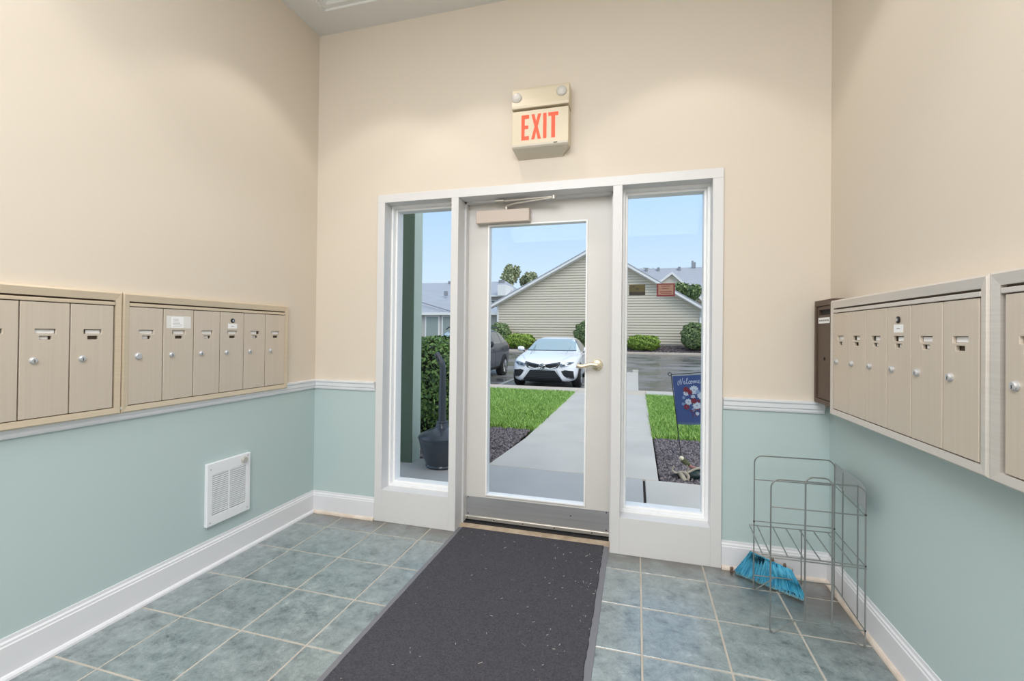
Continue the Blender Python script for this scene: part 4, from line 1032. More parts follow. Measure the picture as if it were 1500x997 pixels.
# left garages
lg = thing('garage_row', (-10.5, 25, 0.5), 0, 'long low row of garages with sage doors and pale hipped roof at the left', 'building')
gyy = 24.0
MB().box(-16, -7.2, gyy, gyy + 8, 0.3, 2.42).build('wall', SIDING2, lg)
MB().box(-16.3, -7.0, gyy - .32, gyy - .20, 2.36, 2.52).build('gutter', FASCIA, lg)
def roofpoly(vs, name, m, par, t=0.1):
    n = len(vs); MB().add(list(vs) + [(x, y, z - t) for x, y, z in vs], [tuple(range(n)), tuple(range(n, 2 * n))[::-1]] + [(i, i + n, (i + 1) % n + n, (i + 1) % n) for i in range(n)]).build(name, m, par)
roofpoly([(-16.3, gyy - .3, 2.50), (-7.0, gyy - .3, 2.50), (-9.0, gyy + 4, 3.5), (-16.3, gyy + 4, 4.62)], 'roof_slope', ROOFG, lg)
roofpoly([(-7.0, gyy - .3, 2.50), (-7.0, gyy + 8.3, 2.50), (-9.0, gyy + 4, 3.5)], 'roof_slope', ROOFG, lg)
roofpoly([(-16.3, gyy + 4, 4.62), (-9.0, gyy + 4, 3.5), (-7.0, gyy + 8.3, 2.5), (-16.3, gyy + 8.3, 2.5)], 'roof_slope', ROOFG, lg)
MB().tube([(-12.9, gyy - .25 + 1.25, 3.28), (-10.2, gyy - .2, 2.60)], 0.035, 6).build('valley_flashing', ROOFD, lg)
for (a, b) in ((-13.9, -13.0), (-11.95, -11.12), (-10.78, -9.7), (-8.6, -7.75)):
    d_ = MB().box(a - .09, b + .09, gyy - .05, gyy + .02, 0.4, 2.34).build('door_frame', FASCIA, lg)
    MB().box(a, b, gyy - .06, gyy - .03, 0.5, 2.26).build('door_panel', SHUTG, d_)
for i, x in enumerate((-12.2, -11.4, -10.6)):
    MB().box(x, x + .18, gyy + 3.2, gyy + 3.5, 3.9 - i * .13, 4.22 - i * .12).build('roof_vent', ROOFD, lg)

# two storey block behind, left
tb = thing('apartment_building', (-16, 42, 0.8), 0, 'two storey grey roofed apartment block far behind the left garages', 'building')
ty_ = 40.0
MB().box(-30, -10.9, ty_, ty_ + 8, 0.3, 5.0).build('wall', SIDING2, tb)
roofpoly([(-31, ty_ - .5, 4.95), (-10.3, ty_ - .5, 4.95), (-12.6, ty_ + 4.5, 6.9), (-31, ty_ + 4.5, 6.9)], 'roof_slope', ROOFG, tb)
roofpoly([(-10.3, ty_ - .5, 4.95), (-10.3, ty_ + 9.5, 4.95), (-12.6, ty_ + 4.5, 6.9)], 'roof_slope', ROOFG, tb)
MB().box(-31, -10.2, ty_ - .6, ty_ - .45, 4.82, 4.98).build('gutter', FASCIA, tb)
MB().box(-11.9, -11.1, ty_ - .9, ty_ + 2.0, 4.9, 5.95).build('dormer', FASCIA, tb)
for (a, b) in ((-12.9, -12.2), (-15.5, -14.6), (-20, -19)):
    f_ = MB().box(a, b, ty_ - .04, ty_ + .02, 3.3, 4.5).build('window', FASCIA, tb); MB().box(a + .08, b - .08, ty_ - .06, ty_ - .03, 3.38, 4.42).build('pane', WINDK, f_)
for x in (-19.2, -17.8, -16.6, -13.3, -12.9): MB().box(x, x + .2, ty_ + 3.9, ty_ + 4.3, 6.7, 7.0).build('roof_vent', ROOFD, tb)

# two storey house behind, right
rh = thing('townhouse', (8, 42, 0.8), 0, 'large grey roofed townhouse with a small front gable rising behind the garage at the right', 'building')
hy = 38.0
MB().box(1.5, 26, hy + 1, hy + 10, 0.5, 4.35).build('wall', SIDING, rh)
roofpoly([(0.8, hy + .2, 4.25), (26.5, hy + .2, 4.25), (26.5, hy + 5.5, 7.75), (0.8, hy + 5.5, 7.75)], 'roof_slope', ROOFG, rh)
roofpoly([(0.8, hy + 5.5, 7.75), (26.5, hy + 5.5, 7.75), (26.5, hy + 10.5, 4.25), (0.8, hy + 10.5, 4.25)], 'roof_slope', ROOFG, rh)
MB().prism([(1.2, 0.6), (5.9, 0.6), (5.9, 4.35), (3.95, 6.35), (1.2, 4.30)], 'y', hy - .5, hy + 4).build('front_gable', SIDING, rh)
for (xa, za, xb_, zb_) in ((1.7, 4.85, 3.95, 6.55), (3.95, 6.55, 6.3, 4.30)):
    MB().add([(xa, hy - .8, za), (xb_, hy - .8, zb_), (xb_, hy - .8, zb_ - .22), (xa, hy - .8, za - .22), (xa, hy + 4.5, za), (xb_, hy + 4.5, zb_), (xb_, hy + 4.5, zb_ - .22), (xa, hy + 4.5, za - .22)],
             [(0, 1, 2, 3), (4, 7, 6, 5), (0, 4, 5, 1), (2, 6, 7, 3), (0, 3, 7, 4), (1, 5, 6, 2)]).build('gable_roof', FASCIA, rh)
MB().box(5.9, 26.5, hy + .1, hy + .25, 4.12, 4.28).build('gutter', FASCIA, rh)
f_ = MB().box(6.35, 7.3, hy + .92, hy + 1.02, 2.3, 3.9).build('window', FASCIA, rh); MB().box(6.48, 7.15, hy + .88, hy + .95, 2.4, 3.8).build('pane', WINDK, f_)
for x in (1.9, 3.0, 4.9, 7.6, 8.3): MB().box(x, x + .22, hy + 4.9, hy + 5.3, 7.35, 7.75).build('roof_vent', ROOFD, rh)
MB().box(6.15, 6.3, hy + 5.3, hy + 5.6, 7.5, 8.35).box(6.35, 6.5, hy + 5.3, hy + 5.6, 7.5, 8.2).build('flue', ROOFD, rh)

tree((-14.6, 53), (1.25, 1.0, 1.7), 8.5, 'left one of two pale leafy trees above the left apartment roof', 21)
tree((-12.4, 53.2), (1.25, 1.0, 1.2), 8.0, 'right one of two pale leafy trees, against the garage rake', 22)
tree((0.9, 51), (2.4, 1.6, 1.0), 8.1, 'sparse tree top peeking over the townhouse ridge', 23, 2200)
tree((4.55, 32), (1.0, 0.9, 0.85), 4.25, 'green tree behind the right rake of the garage gable', 24, 4500, 0.13, mat_=LEAFM)

# ------------------------------------------------------------------ cars
def car_body(stations, name, m, parent, sub=2):
    """stations: (y, halfw, z_bottom, z_belt, w_roof, z_top, w_base) -> closed lofted shell"""
    rows = []
    for (y, hw, zb_, zbelt, wroof, ztop, wbase) in stations:
        r_ = [(0, zb_), (hw * .80, zb_), (hw * .965, zb_ + .07), (hw, zb_ + (zbelt - zb_) * .5), (hw * .985, zbelt - .07), (wbase, zbelt),
              (wbase + (wroof - wbase) * .55, zbelt + (ztop - zbelt) * .55), (wroof, ztop - .035 * min(1, (ztop - zbelt) / .2)), (wroof * .6, ztop - .004), (0, ztop)]
        rows.append([(x, y, z) for x, z in r_] + [(-x, y, z) for x, z in r_[-2:0:-1]])
    n = len(rows[0]); V = [p for r in rows for p in r]; F = []
    for i in range(len(rows) - 1):
        for k in range(n): F.append((i * n + k, i * n + (k + 1) % n, (i + 1) * n + (k + 1) % n, (i + 1) * n + k))
    def cap(b, flip):
        h = n // 2
        for k in range(h):
            q = (b + k, b + k + 1, b + (n - k - 1) % n, b + (n - k) % n)
            if k == 0: q = (b, b + 1, b + n - 1)
            if k == h - 1: q = (b + k, b + k + 1, b + n - k)  # top point
            F.append(tuple(dict.fromkeys(q)) if not flip else tuple(dict.fromkeys(q))[::-1])
    cap(0, False); cap((len(rows) - 1) * n, True)
    o = MB().add(V, F).build(name, m, None, smooth=False)
    for p in o.data.polygons: p.use_smooth = True
    mo = o.modifiers.new('sub', 'SUBSURF'); mo.levels = sub; mo.render_levels = sub
    dg = bpy.context.evaluated_depsgraph_get(); me = bpy.data.meshes.new_from_object(o.evaluated_get(dg))
    o.modifiers.clear(); o.data = me
    for p in me.polygons: p.use_smooth = True
    o.parent = parent
    bm = bmesh.new(); bm.from_mesh(me); bvh = BVHTree.FromBMesh(bm); bm.free()
    return o, bvh
def patch(bvh, poly, direction, name, m, parent, eps=0.006, thick=0.02, step=0.05, label=None, start=6):
    """closed patch that follows the shell. direction 'front': poly (x,z) cast along +y; 'side+': poly (y,z) cast along -x"""
    bm = bmesh.new()
    def P(a, b):
        return {'front': Vector((a, -start, b)), 'side+': Vector((start, a, b)), 'side-': Vector((-start, a, b)), 'rear': Vector((a, start + 4, b))}[direction]
    D_ = {'front': Vector((0, 1, 0)), 'side+': Vector((-1, 0, 0)), 'side-': Vector((1, 0, 0)), 'rear': Vector((0, -1, 0))}[direction]
    xs = [p[0] for p in poly]; zs = [p[1] for p in poly]
    f = bm.faces.new([bm.verts.new((p[0], p[1], 0)) for p in poly])
    for ax in (0, 1):
        lo, hi = (min(xs), max(xs)) if ax == 0 else (min(zs), max(zs))
        c = lo + step
        while c < hi - 1e-4:
            no = (1, 0, 0) if ax == 0 else (0, 1, 0); co = (c, 0, 0) if ax == 0 else (0, c, 0)
            bmesh.ops.bisect_plane(bm, geom=bm.verts[:] + bm.edges[:] + bm.faces[:], plane_co=co, plane_no=no); c += step
    for v in bm.verts:
        s0 = P(v.co.x, v.co.y); h = bvh.ray_cast(s0, D_)
        if h[0] is None:
            # nearest surface point from the outside
            nr = bvh.find_nearest(s0 + D_ * (start - 0.9)); h = (nr[0],)
        v.co = h[0] - D_ * eps
    r_ = bmesh.ops.extrude_face_region(bm, geom=bm.faces[:])
    for v in [g_ for g_ in r_['geom'] if isinstance(g_, bmesh.types.BMVert)]: v.co += D_ * thick
    bmesh.ops.recalc_face_normals(bm, faces=bm.faces)
    me = bpy.data.meshes.new(name); bm.to_mesh(me); bm.free(); me.materials.append(m)
    for p in me.polygons: p.use_smooth = True
    try: me.set_sharp_from_angle(angle=0.7)
    except Exception: pass
    o = bpy.data.objects.new(name, me); COL.objects.link(o); o.parent = parent
    if label: o['label'] = label
    return o
def mirror(poly): return [(-x, z) for x, z in poly]
def wheel(x, y, r, w, parent, rim_m, side, spokes=5):
    t = MB().lathe([(r * .62, -w / 2), (r * .92, -w / 2), (r, -w * .36), (r, w * .36), (r * .92, w / 2), (r * .62, w / 2)], (0, 0, 0), 'x', 36)
    o = t.build('wheel', TYRE, None, smooth=True); o.location = (x, y, r); o.parent = parent
    s_ = 1 if side > 0 else -1
    rm = MB().lathe([(r * .66, s_ * w * .50), (r * .66, s_ * w * .53), (r * .60, s_ * w * .53), (r * .58, s_ * w * .2), (0.02, s_ * w * .18)], (0, 0, 0), 'x', 36)
    d_ = rm.build('rim', RIMD, None, smooth=True); d_.parent = o
    sp = MB().lathe([(r * .66, s_ * w * .52), (r * .66, s_ * w * .54), (r * .61, s_ * w * .54), (r * .60, s_ * w * .50)], (0, 0, 0), 'x', 36)
    sp.lathe([(r * .14, s_ * w * .35), (r * .14, s_ * w * .50), (r * .10, s_ * w * .52), (0.01, s_ * w * .52)], (0, 0, 0), 'x', 20)
    for k in range(spokes):
        a = 2 * PI * k / spokes + .3
        for da in (-.12, .12):
            c0 = Vector((s_ * w * .46, math.cos(a + da * 1.4) * r * .12, math.sin(a + da * 1.4) * r * .12)); c1 = Vector((s_ * w * .50, math.cos(a + da * 1.8) * r * .61, math.sin(a + da * 1.8) * r * .61))
            sp.tube([c0, c1], r * .045, 6)
    e_ = sp.build('spokes', rim_m, None, smooth=True); e_.parent = o
def place(root, x, y, z, rz, sc=(1, 1, 1)):
    root.location = (x, y, z); root.rotation_euler = (0, 0, rz); root.scale = sc

# white saloon -----------------------------------------------------
ws = thing('saloon_car', (0, 0, 0), 0, 'white saloon car parked nose first facing the entrance door', 'car')
st_ = [(0.00, .50, .30, .66, .40, .70, .46), (0.06, .70, .22, .72, .55, .76, .62), (0.22, .86, .19, .78, .62, .82, .76), (0.60, .905, .19, .85, .66, .90, .82),
       (1.10, .915, .19, .90, .68, .975, .85), (1.42, .915, .19, .925, .70, 1.02, .86), (1.75, .915, .18, .94, .64, 1.17, .86), (2.15, .915, .18, .945, .61, 1.36, .86), (2.55, .915, .18, .95, .60, 1.425, .86),
       (3.10, .915, .18, .96, .60, 1.43, .86), (3.60, .915, .18, .97, .59, 1.36, .86), (4.05, .91, .19, .98, .60, 1.20, .84), (4.35, .90, .22, .99, .64, 1.08, .80), (4.75, .85, .26, .96, .60, 1.04, .70), (4.88, .70, .34, .88, .50, .95, .58)]
body, B = car_body(st_, 'body', CARW, ws)
fp = lambda poly, nm, m, **k: patch(B, poly, 'front', nm, m, ws, **k)
# windscreen and side glass
fp([(-.72, 1.035), (.72, 1.035), (.63, 1.30), (.585, 1.365), (-.585, 1.365), (-.63, 1.30)], 'windscreen', CARGL, eps=.016, step=.04)
fp([(-.72, 1.010), (.72, 1.010), (.73, 1.038), (-.73, 1.038)], 'wiper_cowl', CARBLK, eps=.010)
for sd_ in ('side+', 'side-'):
    patch(B, [(1.80, .985), (2.95, 1.0), (2.95, 1.36), (2.45, 1.36), (2.20, 1.28)], sd_, 'front_side_window', CARGL2, ws, eps=.006)
    patch(B, [(3.02, 1.0), (3.95, 1.03), (3.60, 1.28), (3.02, 1.36)], sd_, 'rear_side_window', CARGL2, ws, eps=.006)
    for yy_ in (1.62, 2.98, 3.95): patch(B, [(yy_, .28), (yy_ + .012, .28), (yy_ + .012, .96), (yy_, .96)], sd_, 'door_gap', CARBLK, ws, eps=.003)
# grille slit with wing trims
fp([(-.47, .735), (-.14, .665), (.14, .665), (.47, .735), (.47, .715), (.40, .60), (.13, .56), (-.13, .56), (-.40, .60), (-.47, .715)], 'upper_grille', CARBLK, eps=.008)
for sg in (1, -1):
    f2 = (lambda p: p) if sg > 0 else mirror
    fp(f2([(.10, .655), (.47, .745), (.47, .765), (.08, .690)]), 'hood_edge_trim', mat('dark_chrome', rgb(90, 92, 96), .2, .9), eps=.014)
    fp(f2([(.05, .615), (.10, .615), (.20, .585), (.38, .640), (.45, .725), (.36, .610), (.20, .560), (.10, .572), (.05, .572)]), 'grille_wing', CARW, eps=.020)
    fp(f2([(.455, .665), (.50, .635), (.66, .660), (.80, .735), (.80, .760), (.70, .765), (.55, .735), (.47, .715)]), 'headlamp', LAMPM, eps=.022)
    fp(f2([(.52, .665), (.60, .672), (.60, .70), (.53, .695)]), 'lamp_projector', CARBLK, eps=.028)
    fp(f2([(.66, .685), (.74, .72), (.72, .74), (.65, .71)]), 'lamp_projector', CARBLK, eps=.028)
    fp(f2([(.50, .52), (.60, .55), (.80, .52), (.82, .30), (.78, .295), (.66, .33), (.56, .40)]), 'bumper_intake', CARBLK, eps=.010)
    fp(f2([(.62, .335), (.80, .285), (.82, .315), (.68, .355)]), 'chrome_fin', CHROME, eps=.022)
    fp(f2([(.38, .56), (.43, .56), (.60, .36), (.72, .27), (.84, .255), (.84, .225), (.60, .235), (.52, .30)]), 'bumper_blade', CARW, eps=.030)
fp([(-.33, .535), (.33, .535), (.52, .27), (.50, .245), (-.50, .245), (-.52, .27)], 'lower_grille', CARBLK, eps=.014)
for k in range(5): z = .29 + k * .048; w = .48 - (z - .27) * .55; fp([(-w, z), (w, z), (w, z + .010), (-w, z + .010)], 'grille_bar', mat('grille_bar_grey', rgb(52, 54, 60), .4), eps=.022) if k == 0 or True else None
fp([(-.62, .205), (.62, .205), (.60, .232), (-.60, .232)], 'splitter', CARBLK, eps=.040, thick=.03)
fp([(-.54, .236), (.54, .236), (.53, .250), (-.53, .250)], 'lower_lip_trim', CHROME, eps=.030)
fp([(-.70, .905), (-.50, .80), (-.49, .80), (-.69, .908)], 'bonnet_gap', INK, eps=.004)
fp([(.49, .80), (.50, .80), (.70, .905), (.69, .908)], 'bonnet_gap', INK, eps=.004)
# emblem: three ellipses
em = MB()
yb_ = B.ray_cast(Vector((0, -6, .635)), Vector((0, 1, 0)))[0].y - .040
def oval(cx, cz, a, b, r): em.tube([(cx + a * math.cos(2 * PI * k / 28), yb_ + 0.004, cz + b * math.sin(2 * PI * k / 28)) for k in range(28)], r, 6, closed=True)
oval(0, .635, .082, .055, .008); oval(0, .655, .050, .016, .006); oval(0, .635, .020, .052, .006)
o = em.build('emblem', CHROME, None, smooth=True); o.parent = ws
o = MB().lathe([(.078, 0), (.07, -.004)], (0, yb_ + .02, .635), 'y', 24).build('emblem_backing', CARBLK, None); o.parent = ws
fp([(.42, 1.06), (.50, 1.06), (.50, 1.10), (.42, 1.10)], 'windscreen_tag', mat('pale_green_tag', rgb(150, 210, 170), .6), eps=.012)
# mirrors
for sg in (1, -1):
    mr = MB().lathe([(.02, -.10), (.075, -.085), (.095, -.02), (.085, .06), (.05, .10), (.01, .105)], (0, 0, 0), 'x', 18)
    mr.v = [(x, y * .8, z * .85) for x, y, z in mr.v]
    o = mr.build('mirror', CARW, None, smooth=True); o.location = (sg * 1.005, 1.80, 1.045); o.parent = ws
    a = MB().tube([(sg * .88, 1.80, .97), (sg * .97, 1.80, 1.0)], .022, 8).build('mirror_arm', CARBLK, None); a.parent = ws
for sg in (1, -1):
    for y in (0.93, 3.76):
        patch(B, [(y + .385 * math.cos(2 * PI * k / 24), .335 + .385 * math.sin(2 * PI * k / 24)) for k in range(24) if .335 + .385 * math.sin(2 * PI * k / 24) > .20], 'side+' if sg > 0 else 'side-', 'wheel_arch', CARBLK, ws, eps=.004, thick=.004)
        wheel(sg * .815, y, .335, .235, ws, RIM, sg)
place(ws, -1.22, 9.04, -0.245, math.radians(1.0), (1, 1, 0.975))

# dark grey SUV -----------------------------------------------------
sv = thing('suv_car', (0, 0, 0), 0, 'dark grey sport utility car with roof rails parked left of the white car', 'car')
st_ = [(0.00, .55, .36, .80, .45, .88, .52), (0.08, .74, .28, .88, .58, .96, .68), (0.30, .87, .26, .95, .64, 1.02, .78), (0.80, .90, .25, 1.00, .68, 1.08, .83), (1.15, .905, .25, 1.02, .70, 1.13, .85),
       (1.45, .905, .24, 1.04, .66, 1.30, .86), (1.80, .905, .24, 1.05, .61, 1.54, .86), (2.20, .905, .24, 1.06, .60, 1.63, .86), (3.00, .905, .24, 1.08, .60, 1.65, .86), (3.60, .905, .24, 1.10, .59, 1.62, .86),
       (4.00, .90, .27, 1.12, .57, 1.55, .85), (4.28, .87, .32, 1.14, .54, 1.36, .82), (4.42, .80, .38, 1.05, .50, 1.14, .72)]
body, B2 = car_body(st_, 'body', CARD_G, sv)
sp_ = lambda poly, sd_, nm, m, **k: patch(B2, poly, sd_, nm, m, sv, **k)
patch(B2, [(-.70, 1.16), (.70, 1.16), (.58, 1.50), (-.58, 1.50)], 'front', 'windscreen', CARGL, sv)
for sd_ in ('side+', 'side-'):
    sp_([(1.60, 1.11), (2.48, 1.13), (2.48, 1.53), (2.02, 1.52)], sd_, 'front_side_window', CARGL2)
    sp_([(2.54, 1.13), (3.30, 1.15), (3.30, 1.53), (2.54, 1.54)], sd_, 'rear_side_window', CARGL2)
    sp_([(3.37, 1.16), (3.95, 1.20), (3.72, 1.49), (3.37, 1.53)], sd_, 'quarter_window', CARGL2)
    for yy_ in (1.45, 2.50): sp_([(yy_, .36), (yy_ + .012, .36), (yy_ + .012, 1.08), (yy_, 1.08)], sd_, 'door_gap', CARBLK, eps=.003)
    sp_([(1.32, .30), (3.2, .30), (3.2, .38), (1.32, .38)], sd_, 'sill_cladding', CARBLK, eps=.010)
    for yy_ in (2.28, 3.28): sp_([(yy_, .93), (yy_ + .18, .93), (yy_ + .18, .965), (yy_, .965)], sd_, 'door_handle', CARD_G, eps=.03)
sp_([(4.10, 1.00), (4.33, 1.02), (4.30, 1.20), (4.12, 1.20)], 'side+', 'tail_lamp', mat('tail_lamp_red', rgb(150, 36, 32), .15, coat=.6), eps=.006)
for sg in (1, -1):
    o = MB().tube([(sg * .60, 1.95, 1.60), (sg * .60, 2.1, 1.665), (sg * .60, 3.6, 1.67), (sg * .59, 3.78, 1.60)], .02, 8).build('roof_rail', CARBLK, None, smooth=True); o.parent = sv
    mr = MB().lathe([(.02, -.10), (.085, -.085), (.105, -.02), (.095, .06), (.05, .10), (.01, .105)], (0, 0, 0), 'x', 18)
    o = mr.build('mirror', CARBLK, None, smooth=True); o.location = (sg * 1.01, 1.58, 1.14); o.parent = sv
    o = MB().tube([(sg * .88, 1.60, 1.08), (sg * .97, 1.6, 1.10)], .024, 8).build('mirror_arm', CARBLK, None); o.parent = sv
    for y in (0.88, 3.52):
        patch(B2, [(y + .42 * math.cos(2 * PI * k / 24), .35 + .42 * math.sin(2 * PI * k / 24)) for k in range(24) if .35 + .42 * math.sin(2 * PI * k / 24) > .26], 'side+' if sg > 0 else 'side-', 'wheel_arch', CARBLK, sv, eps=.006, thick=.006)
        wheel(sg * .80, y, .352, .235, sv, RIM, sg, 7)
patch(B2, [(-.45, .62), (.45, .62), (.50, .80), (-.50, .80)], 'front', 'grille', CARBLK, sv, eps=.012)
for f2 in (lambda p: p, mirror): patch(B2, f2([(.52, .72), (.78, .76), (.80, .88), (.56, .84)]), 'front', 'headlamp', LAMPM, sv, eps=.012)
place(sv, -4.16, 8.92, -0.25, 0)

# ------------------------------------------------------------------ garden flag and ornament
gf = thing('garden_flag', (1.633, 2.22, -0.07), 0, 'small navy garden flag reading Welcome above printed flowers on a black stake', 'flag')
lean = Vector((-0.125, 0, 0.90))            # from the base up to the ring, leaning left
b0 = Vector((1.633, 2.22, -0.07)); top = Vector((1.520, 2.22, 0.835))
arm_end = Vector((1.86, 2.225, 0.872))
rg = [Vector((1.507 + 0.016 * math.cos(a), 2.22, 0.838 + 0.016 * math.sin(a))) for a in [-.2 + 2 * PI * k / 14 for k in range(14)]]
MB().tube([b0 - Vector((0, 0, .06)), b0, top], 0.0045, 8).tube(rg, 0.004, 8).tube([top, arm_end], 0.004, 8).build('stake', CARBLK, gf, smooth=True)
# cloth: origin at top-left corner, u along the arm, v along stake
o_ = Vector((1.530, 2.214, 0.820)); U = Vector((0.318, 0.004, 0.028)); V_ = Vector((0.055, 0, -0.485))
def FP(u, v, off=0.0):
    p = o_ + U * u + V_ * v; p.y += -off + 0.010 * math.sin(u * 5 + v * 2) * v - 0.0 ; p.z -= 0.006 * math.sin(u * PI) * v; return p
nu, nv = 16, 20; vs = []; fs = []
for off in (0.0, 0.0015):
    for j in range(nv + 1):
        for i in range(nu + 1): vs.append(FP(i / nu, j / nv, -off))
K = (nu + 1) * (nv + 1)
for j in range(nv):
    for i in range(nu):
        a = j * (nu + 1) + i; fs.append((a, a + 1, a + nu + 2, a + nu + 1)); fs.append((a + K, a + K + nu + 1, a + K + nu + 2, a + K + 1))
cloth = MB().add(vs, fs).build('cloth', FLAGB, gf, smooth=True)
hm = []; hf = []
for i in range(nu + 1): hm += [FP(i / nu, 0.955, .0015), FP(i / nu, 1.0, .0015)]
for i in range(nu): hf.append((2 * i, 2 * i + 1, 2 * i + 3, 2 * i + 2))
MB().add(hm, hf).build('hem', FLAGH, cloth)
def stroke(mb, pts, w, off=.002):
    P_ = [Vector((p[0], p[1], 0)) for p in pts]
    for a, b in zip(P_[:-1], P_[1:]):
        d_ = (b - a); 
        if d_.length < 1e-6: continue
        n_ = Vector((-d_.y * 1.5, d_.x / 1.5, 0)); n_ = n_.normalized() * w
        e_ = d_.normalized() * w * .4
        q = [a - n_ - e_, b - n_ + e_, b + n_ + e_, a + n_ - e_]
        mb.add([FP(v.x, v.y, off) for v in q], [(0, 1, 2, 3)])
tx_ = MB()
def smoothpts(pts, n=5):
    out = []
    for i in range(len(pts) - 1):
        p0 = pts[max(i - 1, 0)]; p1 = pts[i]; p2 = pts[i + 1]; p3 = pts[min(i + 2, len(pts) - 1)]
        for k in range(n):
            t = k / n; out.append(tuple(.5 * ((2 * p1[c]) + (-p0[c] + p2[c]) * t + (2 * p0[c] - 5 * p1[c] + 4 * p2[c] - p3[c]) * t * t + (-p0[c] + 3 * p1[c] - 3 * p2[c] + p3[c]) * t ** 3) for c in (0, 1)))
    return out + [pts[-1]]
S_ = [[(.19, .10), (.15, .13), (.14, .18), (.165, .19), (.20, .14), (.23, .07), (.225, .13), (.235, .185), (.265, .14), (.30, .06), (.315, .05)],   # W
      [(.315, .155), (.35, .135), (.35, .115), (.325, .13), (.325, .165), (.35, .175), (.385, .155)],          # e
      [(.385, .155), (.44, .07), (.435, .055), (.41, .10), (.405, .165), (.43, .17), (.455, .15)],              # l
      [(.515, .125), (.49, .115), (.465, .14), (.475, .17), (.515, .16)],                                      # c
      [(.515, .16), (.525, .13), (.555, .115), (.575, .135), (.56, .165), (.53, .165), (.525, .14), (.56, .118), (.60, .125)],  # o
      [(.60, .165), (.62, .12), (.63, .12), (.63, .165), (.655, .12), (.67, .12), (.67, .165), (.695, .12), (.715, .12), (.715, .155), (.73, .165)],  # m
      [(.73, .165), (.78, .135), (.78, .112), (.75, .125), (.75, .16), (.78, .17), (.84, .145)]]                # e
for s__ in S_: stroke(tx_, smoothpts(s__), .0055)
tx_.build('welcome_lettering', FLT, cloth)
def flower(mb, cu, cv, r, petals, off, rot=0):
    for k in range(petals):
        a = 2 * PI * k / petals + rot; pu, pv = cu + math.cos(a) * r * .6, cv + math.sin(a) * r * .6 * .66
        pts = []
        for j in range(8):
            b = 2 * PI * j / 8; lx, ly = math.cos(b) * r * .48, math.sin(b) * r * .26
            pts.append((pu + lx * math.cos(a) - ly * math.sin(a), pv + (lx * math.sin(a) + ly * math.cos(a)) * .66))
        mb.add([FP(p[0], p[1], off) for p in pts], [tuple(range(8))])
fw, fb, frd, lf_ = MB(), MB(), MB(), MB()
for (u, v, r, n_) in ((.60, .30, .13, 11), (.78, .42, .11, 9), (.36, .36, .09, 8), (.40, .54, .10, 9), (.63, .62, .12, 10), (.55, .44, .07, 7), (.62, .78, .06, 7)): flower(fw, u, v, r, n_, .0022, u * 7)
for (u, v, r, n_) in ((.70, .34, .07, 7), (.83, .55, .08, 7), (.27, .45, .05, 6), (.24, .58, .05, 6), (.34, .66, .05, 6), (.84, .36, .04, 5), (.52, .70, .06, 6)): flower(fb, u, v, r, n_, .0028, u * 3)
for (u, v, r, n_) in ((.37, .29, .09, 8), (.47, .34, .08, 8), (.56, .52, .09, 9), (.70, .53, .05, 6), (.33, .64, .085, 8)): flower(frd, u, v, r, n_, .0034, u * 5)
for s__ in ([(.45, .70), (.50, .78), (.47, .86)], [(.58, .68), (.55, .78), (.60, .84)], [(.66, .70), (.72, .78), (.74, .86)], [(.40, .72), (.56, .70), (.76, .68)]): stroke(lf_, smoothpts(s__), .006, .003)
fw.build('white_flower_print', FLW, cloth); fb.build('pale_blue_flower_print', FLW2, cloth); frd.build('red_flower_print', FLR, cloth); lf_.build('red_stem_print', FLR, cloth)

# ornament: small bird figure on driftwood
og = thing('garden_ornament', (1.66, 1.70, -0.07), 0, 'weathered bird figurine perched on driftwood in the mulch below the flag', 'ornament')
def blob(c, r, name, m, par=og, rot=None, seed=0, n=14, amp=.12, power=2):
    mb = MB(); R3 = random.Random(seed); ph = [R3.uniform(0, 6) for _ in range(6)]
    rows = n
    pr = [(max(.001, math.sin(PI * k / rows)), -math.cos(PI * k / rows)) for k in range(rows + 1)]
    mb.lathe(pr, (0, 0, 0), 'z', 18)
    out = []
    for v in mb.v:
        d_ = Vector(v); k = 1 + amp * (math.sin(d_.x * 4 + ph[0]) * math.sin(d_.y * 3.5 + ph[1]) + .6 * math.sin(d_.z * 6 + ph[2] + d_.x * 3))
        p = Vector((d_.x * r[0], d_.y * r[1], d_.z * r[2])) * k
        if rot: p = Matrix.Rotation(rot[0], 3, 'Y') @ Matrix.Rotation(rot[1], 3, 'Z') @ p
        out.append(tuple(p + Vector(c)))
    mb.v = out; return mb.build(name, m, par, smooth=True)
def tubes(name, m, sets, par=og):
    mb = MB()
    for pts, r in sets: mb.tube(smoothpts3(pts), [r[0] + (r[1] - r[0]) * k / (len(smoothpts3(pts)) - 1) for k in range(len(smoothpts3(pts)))], 10)
    return mb.build(name, m, par, smooth=True)
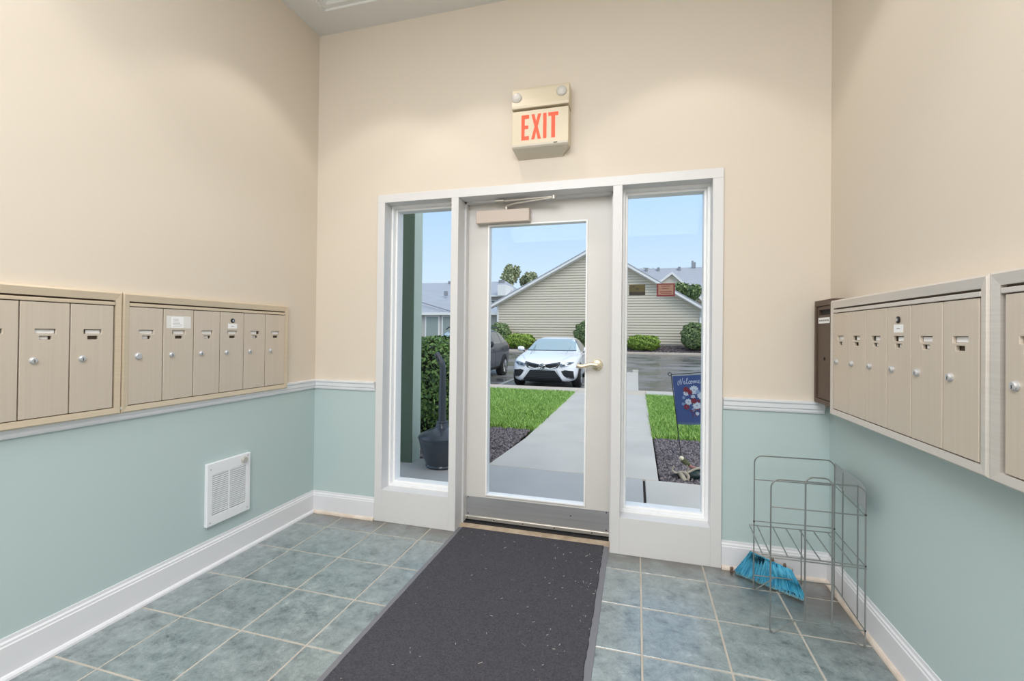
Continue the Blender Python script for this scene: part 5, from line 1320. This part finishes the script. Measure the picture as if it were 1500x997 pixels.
def smoothpts3(pts, n=4):
    out = []
    for i in range(len(pts) - 1):
        p0 = pts[max(i - 1, 0)]; p1 = pts[i]; p2 = pts[i + 1]; p3 = pts[min(i + 2, len(pts) - 1)]
        for k in range(n):
            t = k / n; out.append(tuple(.5 * ((2 * p1[c]) + (-p0[c] + p2[c]) * t + (2 * p0[c] - 5 * p1[c] + 4 * p2[c] - p3[c]) * t * t + (-p0[c] + 3 * p1[c] - 3 * p2[c] + p3[c]) * t ** 3) for c in (0, 1, 2)))
    return out + [tuple(pts[-1])]
oy = 1.69
tubes('driftwood', DRIFT, [([(1.515, oy, .055), (1.50, oy, .02), (1.53, oy, -.005), (1.575, oy, .010), (1.62, oy, .006), (1.66, oy + .01, .022), (1.70, oy + .01, .045), (1.735, oy + .02, .05)], (.008, .012)),
                              ([(1.56, oy, .005), (1.585, oy - .02, -.03), (1.60, oy - .03, -.06)], (.020, .026)), ([(1.60, oy, .01), (1.635, oy - .02, -.02), (1.62, oy - .03, -.06)], (.016, .012)),
                              ([(1.625, oy, .02), (1.632, oy, .05), (1.622, oy, .075)], (.008, .005))])
blob((1.70, oy + .03, -.022), (.085, .05, .055), 'glazed_rock', DGREEN, seed=2, rot=(-.35, 0))
blob((1.545, oy + .03, -.045), (.05, .04, .03), 'dark_rock', mat('dark_rock', rgb(50, 46, 50), .8), seed=4)
blob((1.76, oy, -.05), (.05, .035, .028), 'dark_rock', mat('grey_rock', rgb(88, 84, 96), .8), seed=5)
bd_ = blob((1.612, oy + .02, .095), (.052, .026, .026), 'bird_body', MOSS, rot=(.6, 0), seed=7, amp=.05)
blob((1.577, oy + .01, .128), (.021, .018, .020), 'bird_head', STONEC, seed=8, amp=.03)
MB().lathe([(.006, 0), (.001, -.018)], (1.572, oy - .006, .124), 'y', 8).build('beak', DRIFT, og)
tubes('tail', mat('dull_rose', rgb(150, 104, 100), .8), [([(1.645, oy + .02, .070), (1.675, oy + .02, .052), (1.70, oy + .02, .060)], (.016, .006))])
tubes('twig', BARK, [([(1.74, oy, .045), (1.77, oy, .02), (1.80, oy, .03), (1.82, oy, .015)], (.006, .003)), ([(1.76, oy, .02), (1.79, oy - .01, -.01), (1.83, oy, -.02)], (.006, .003))])
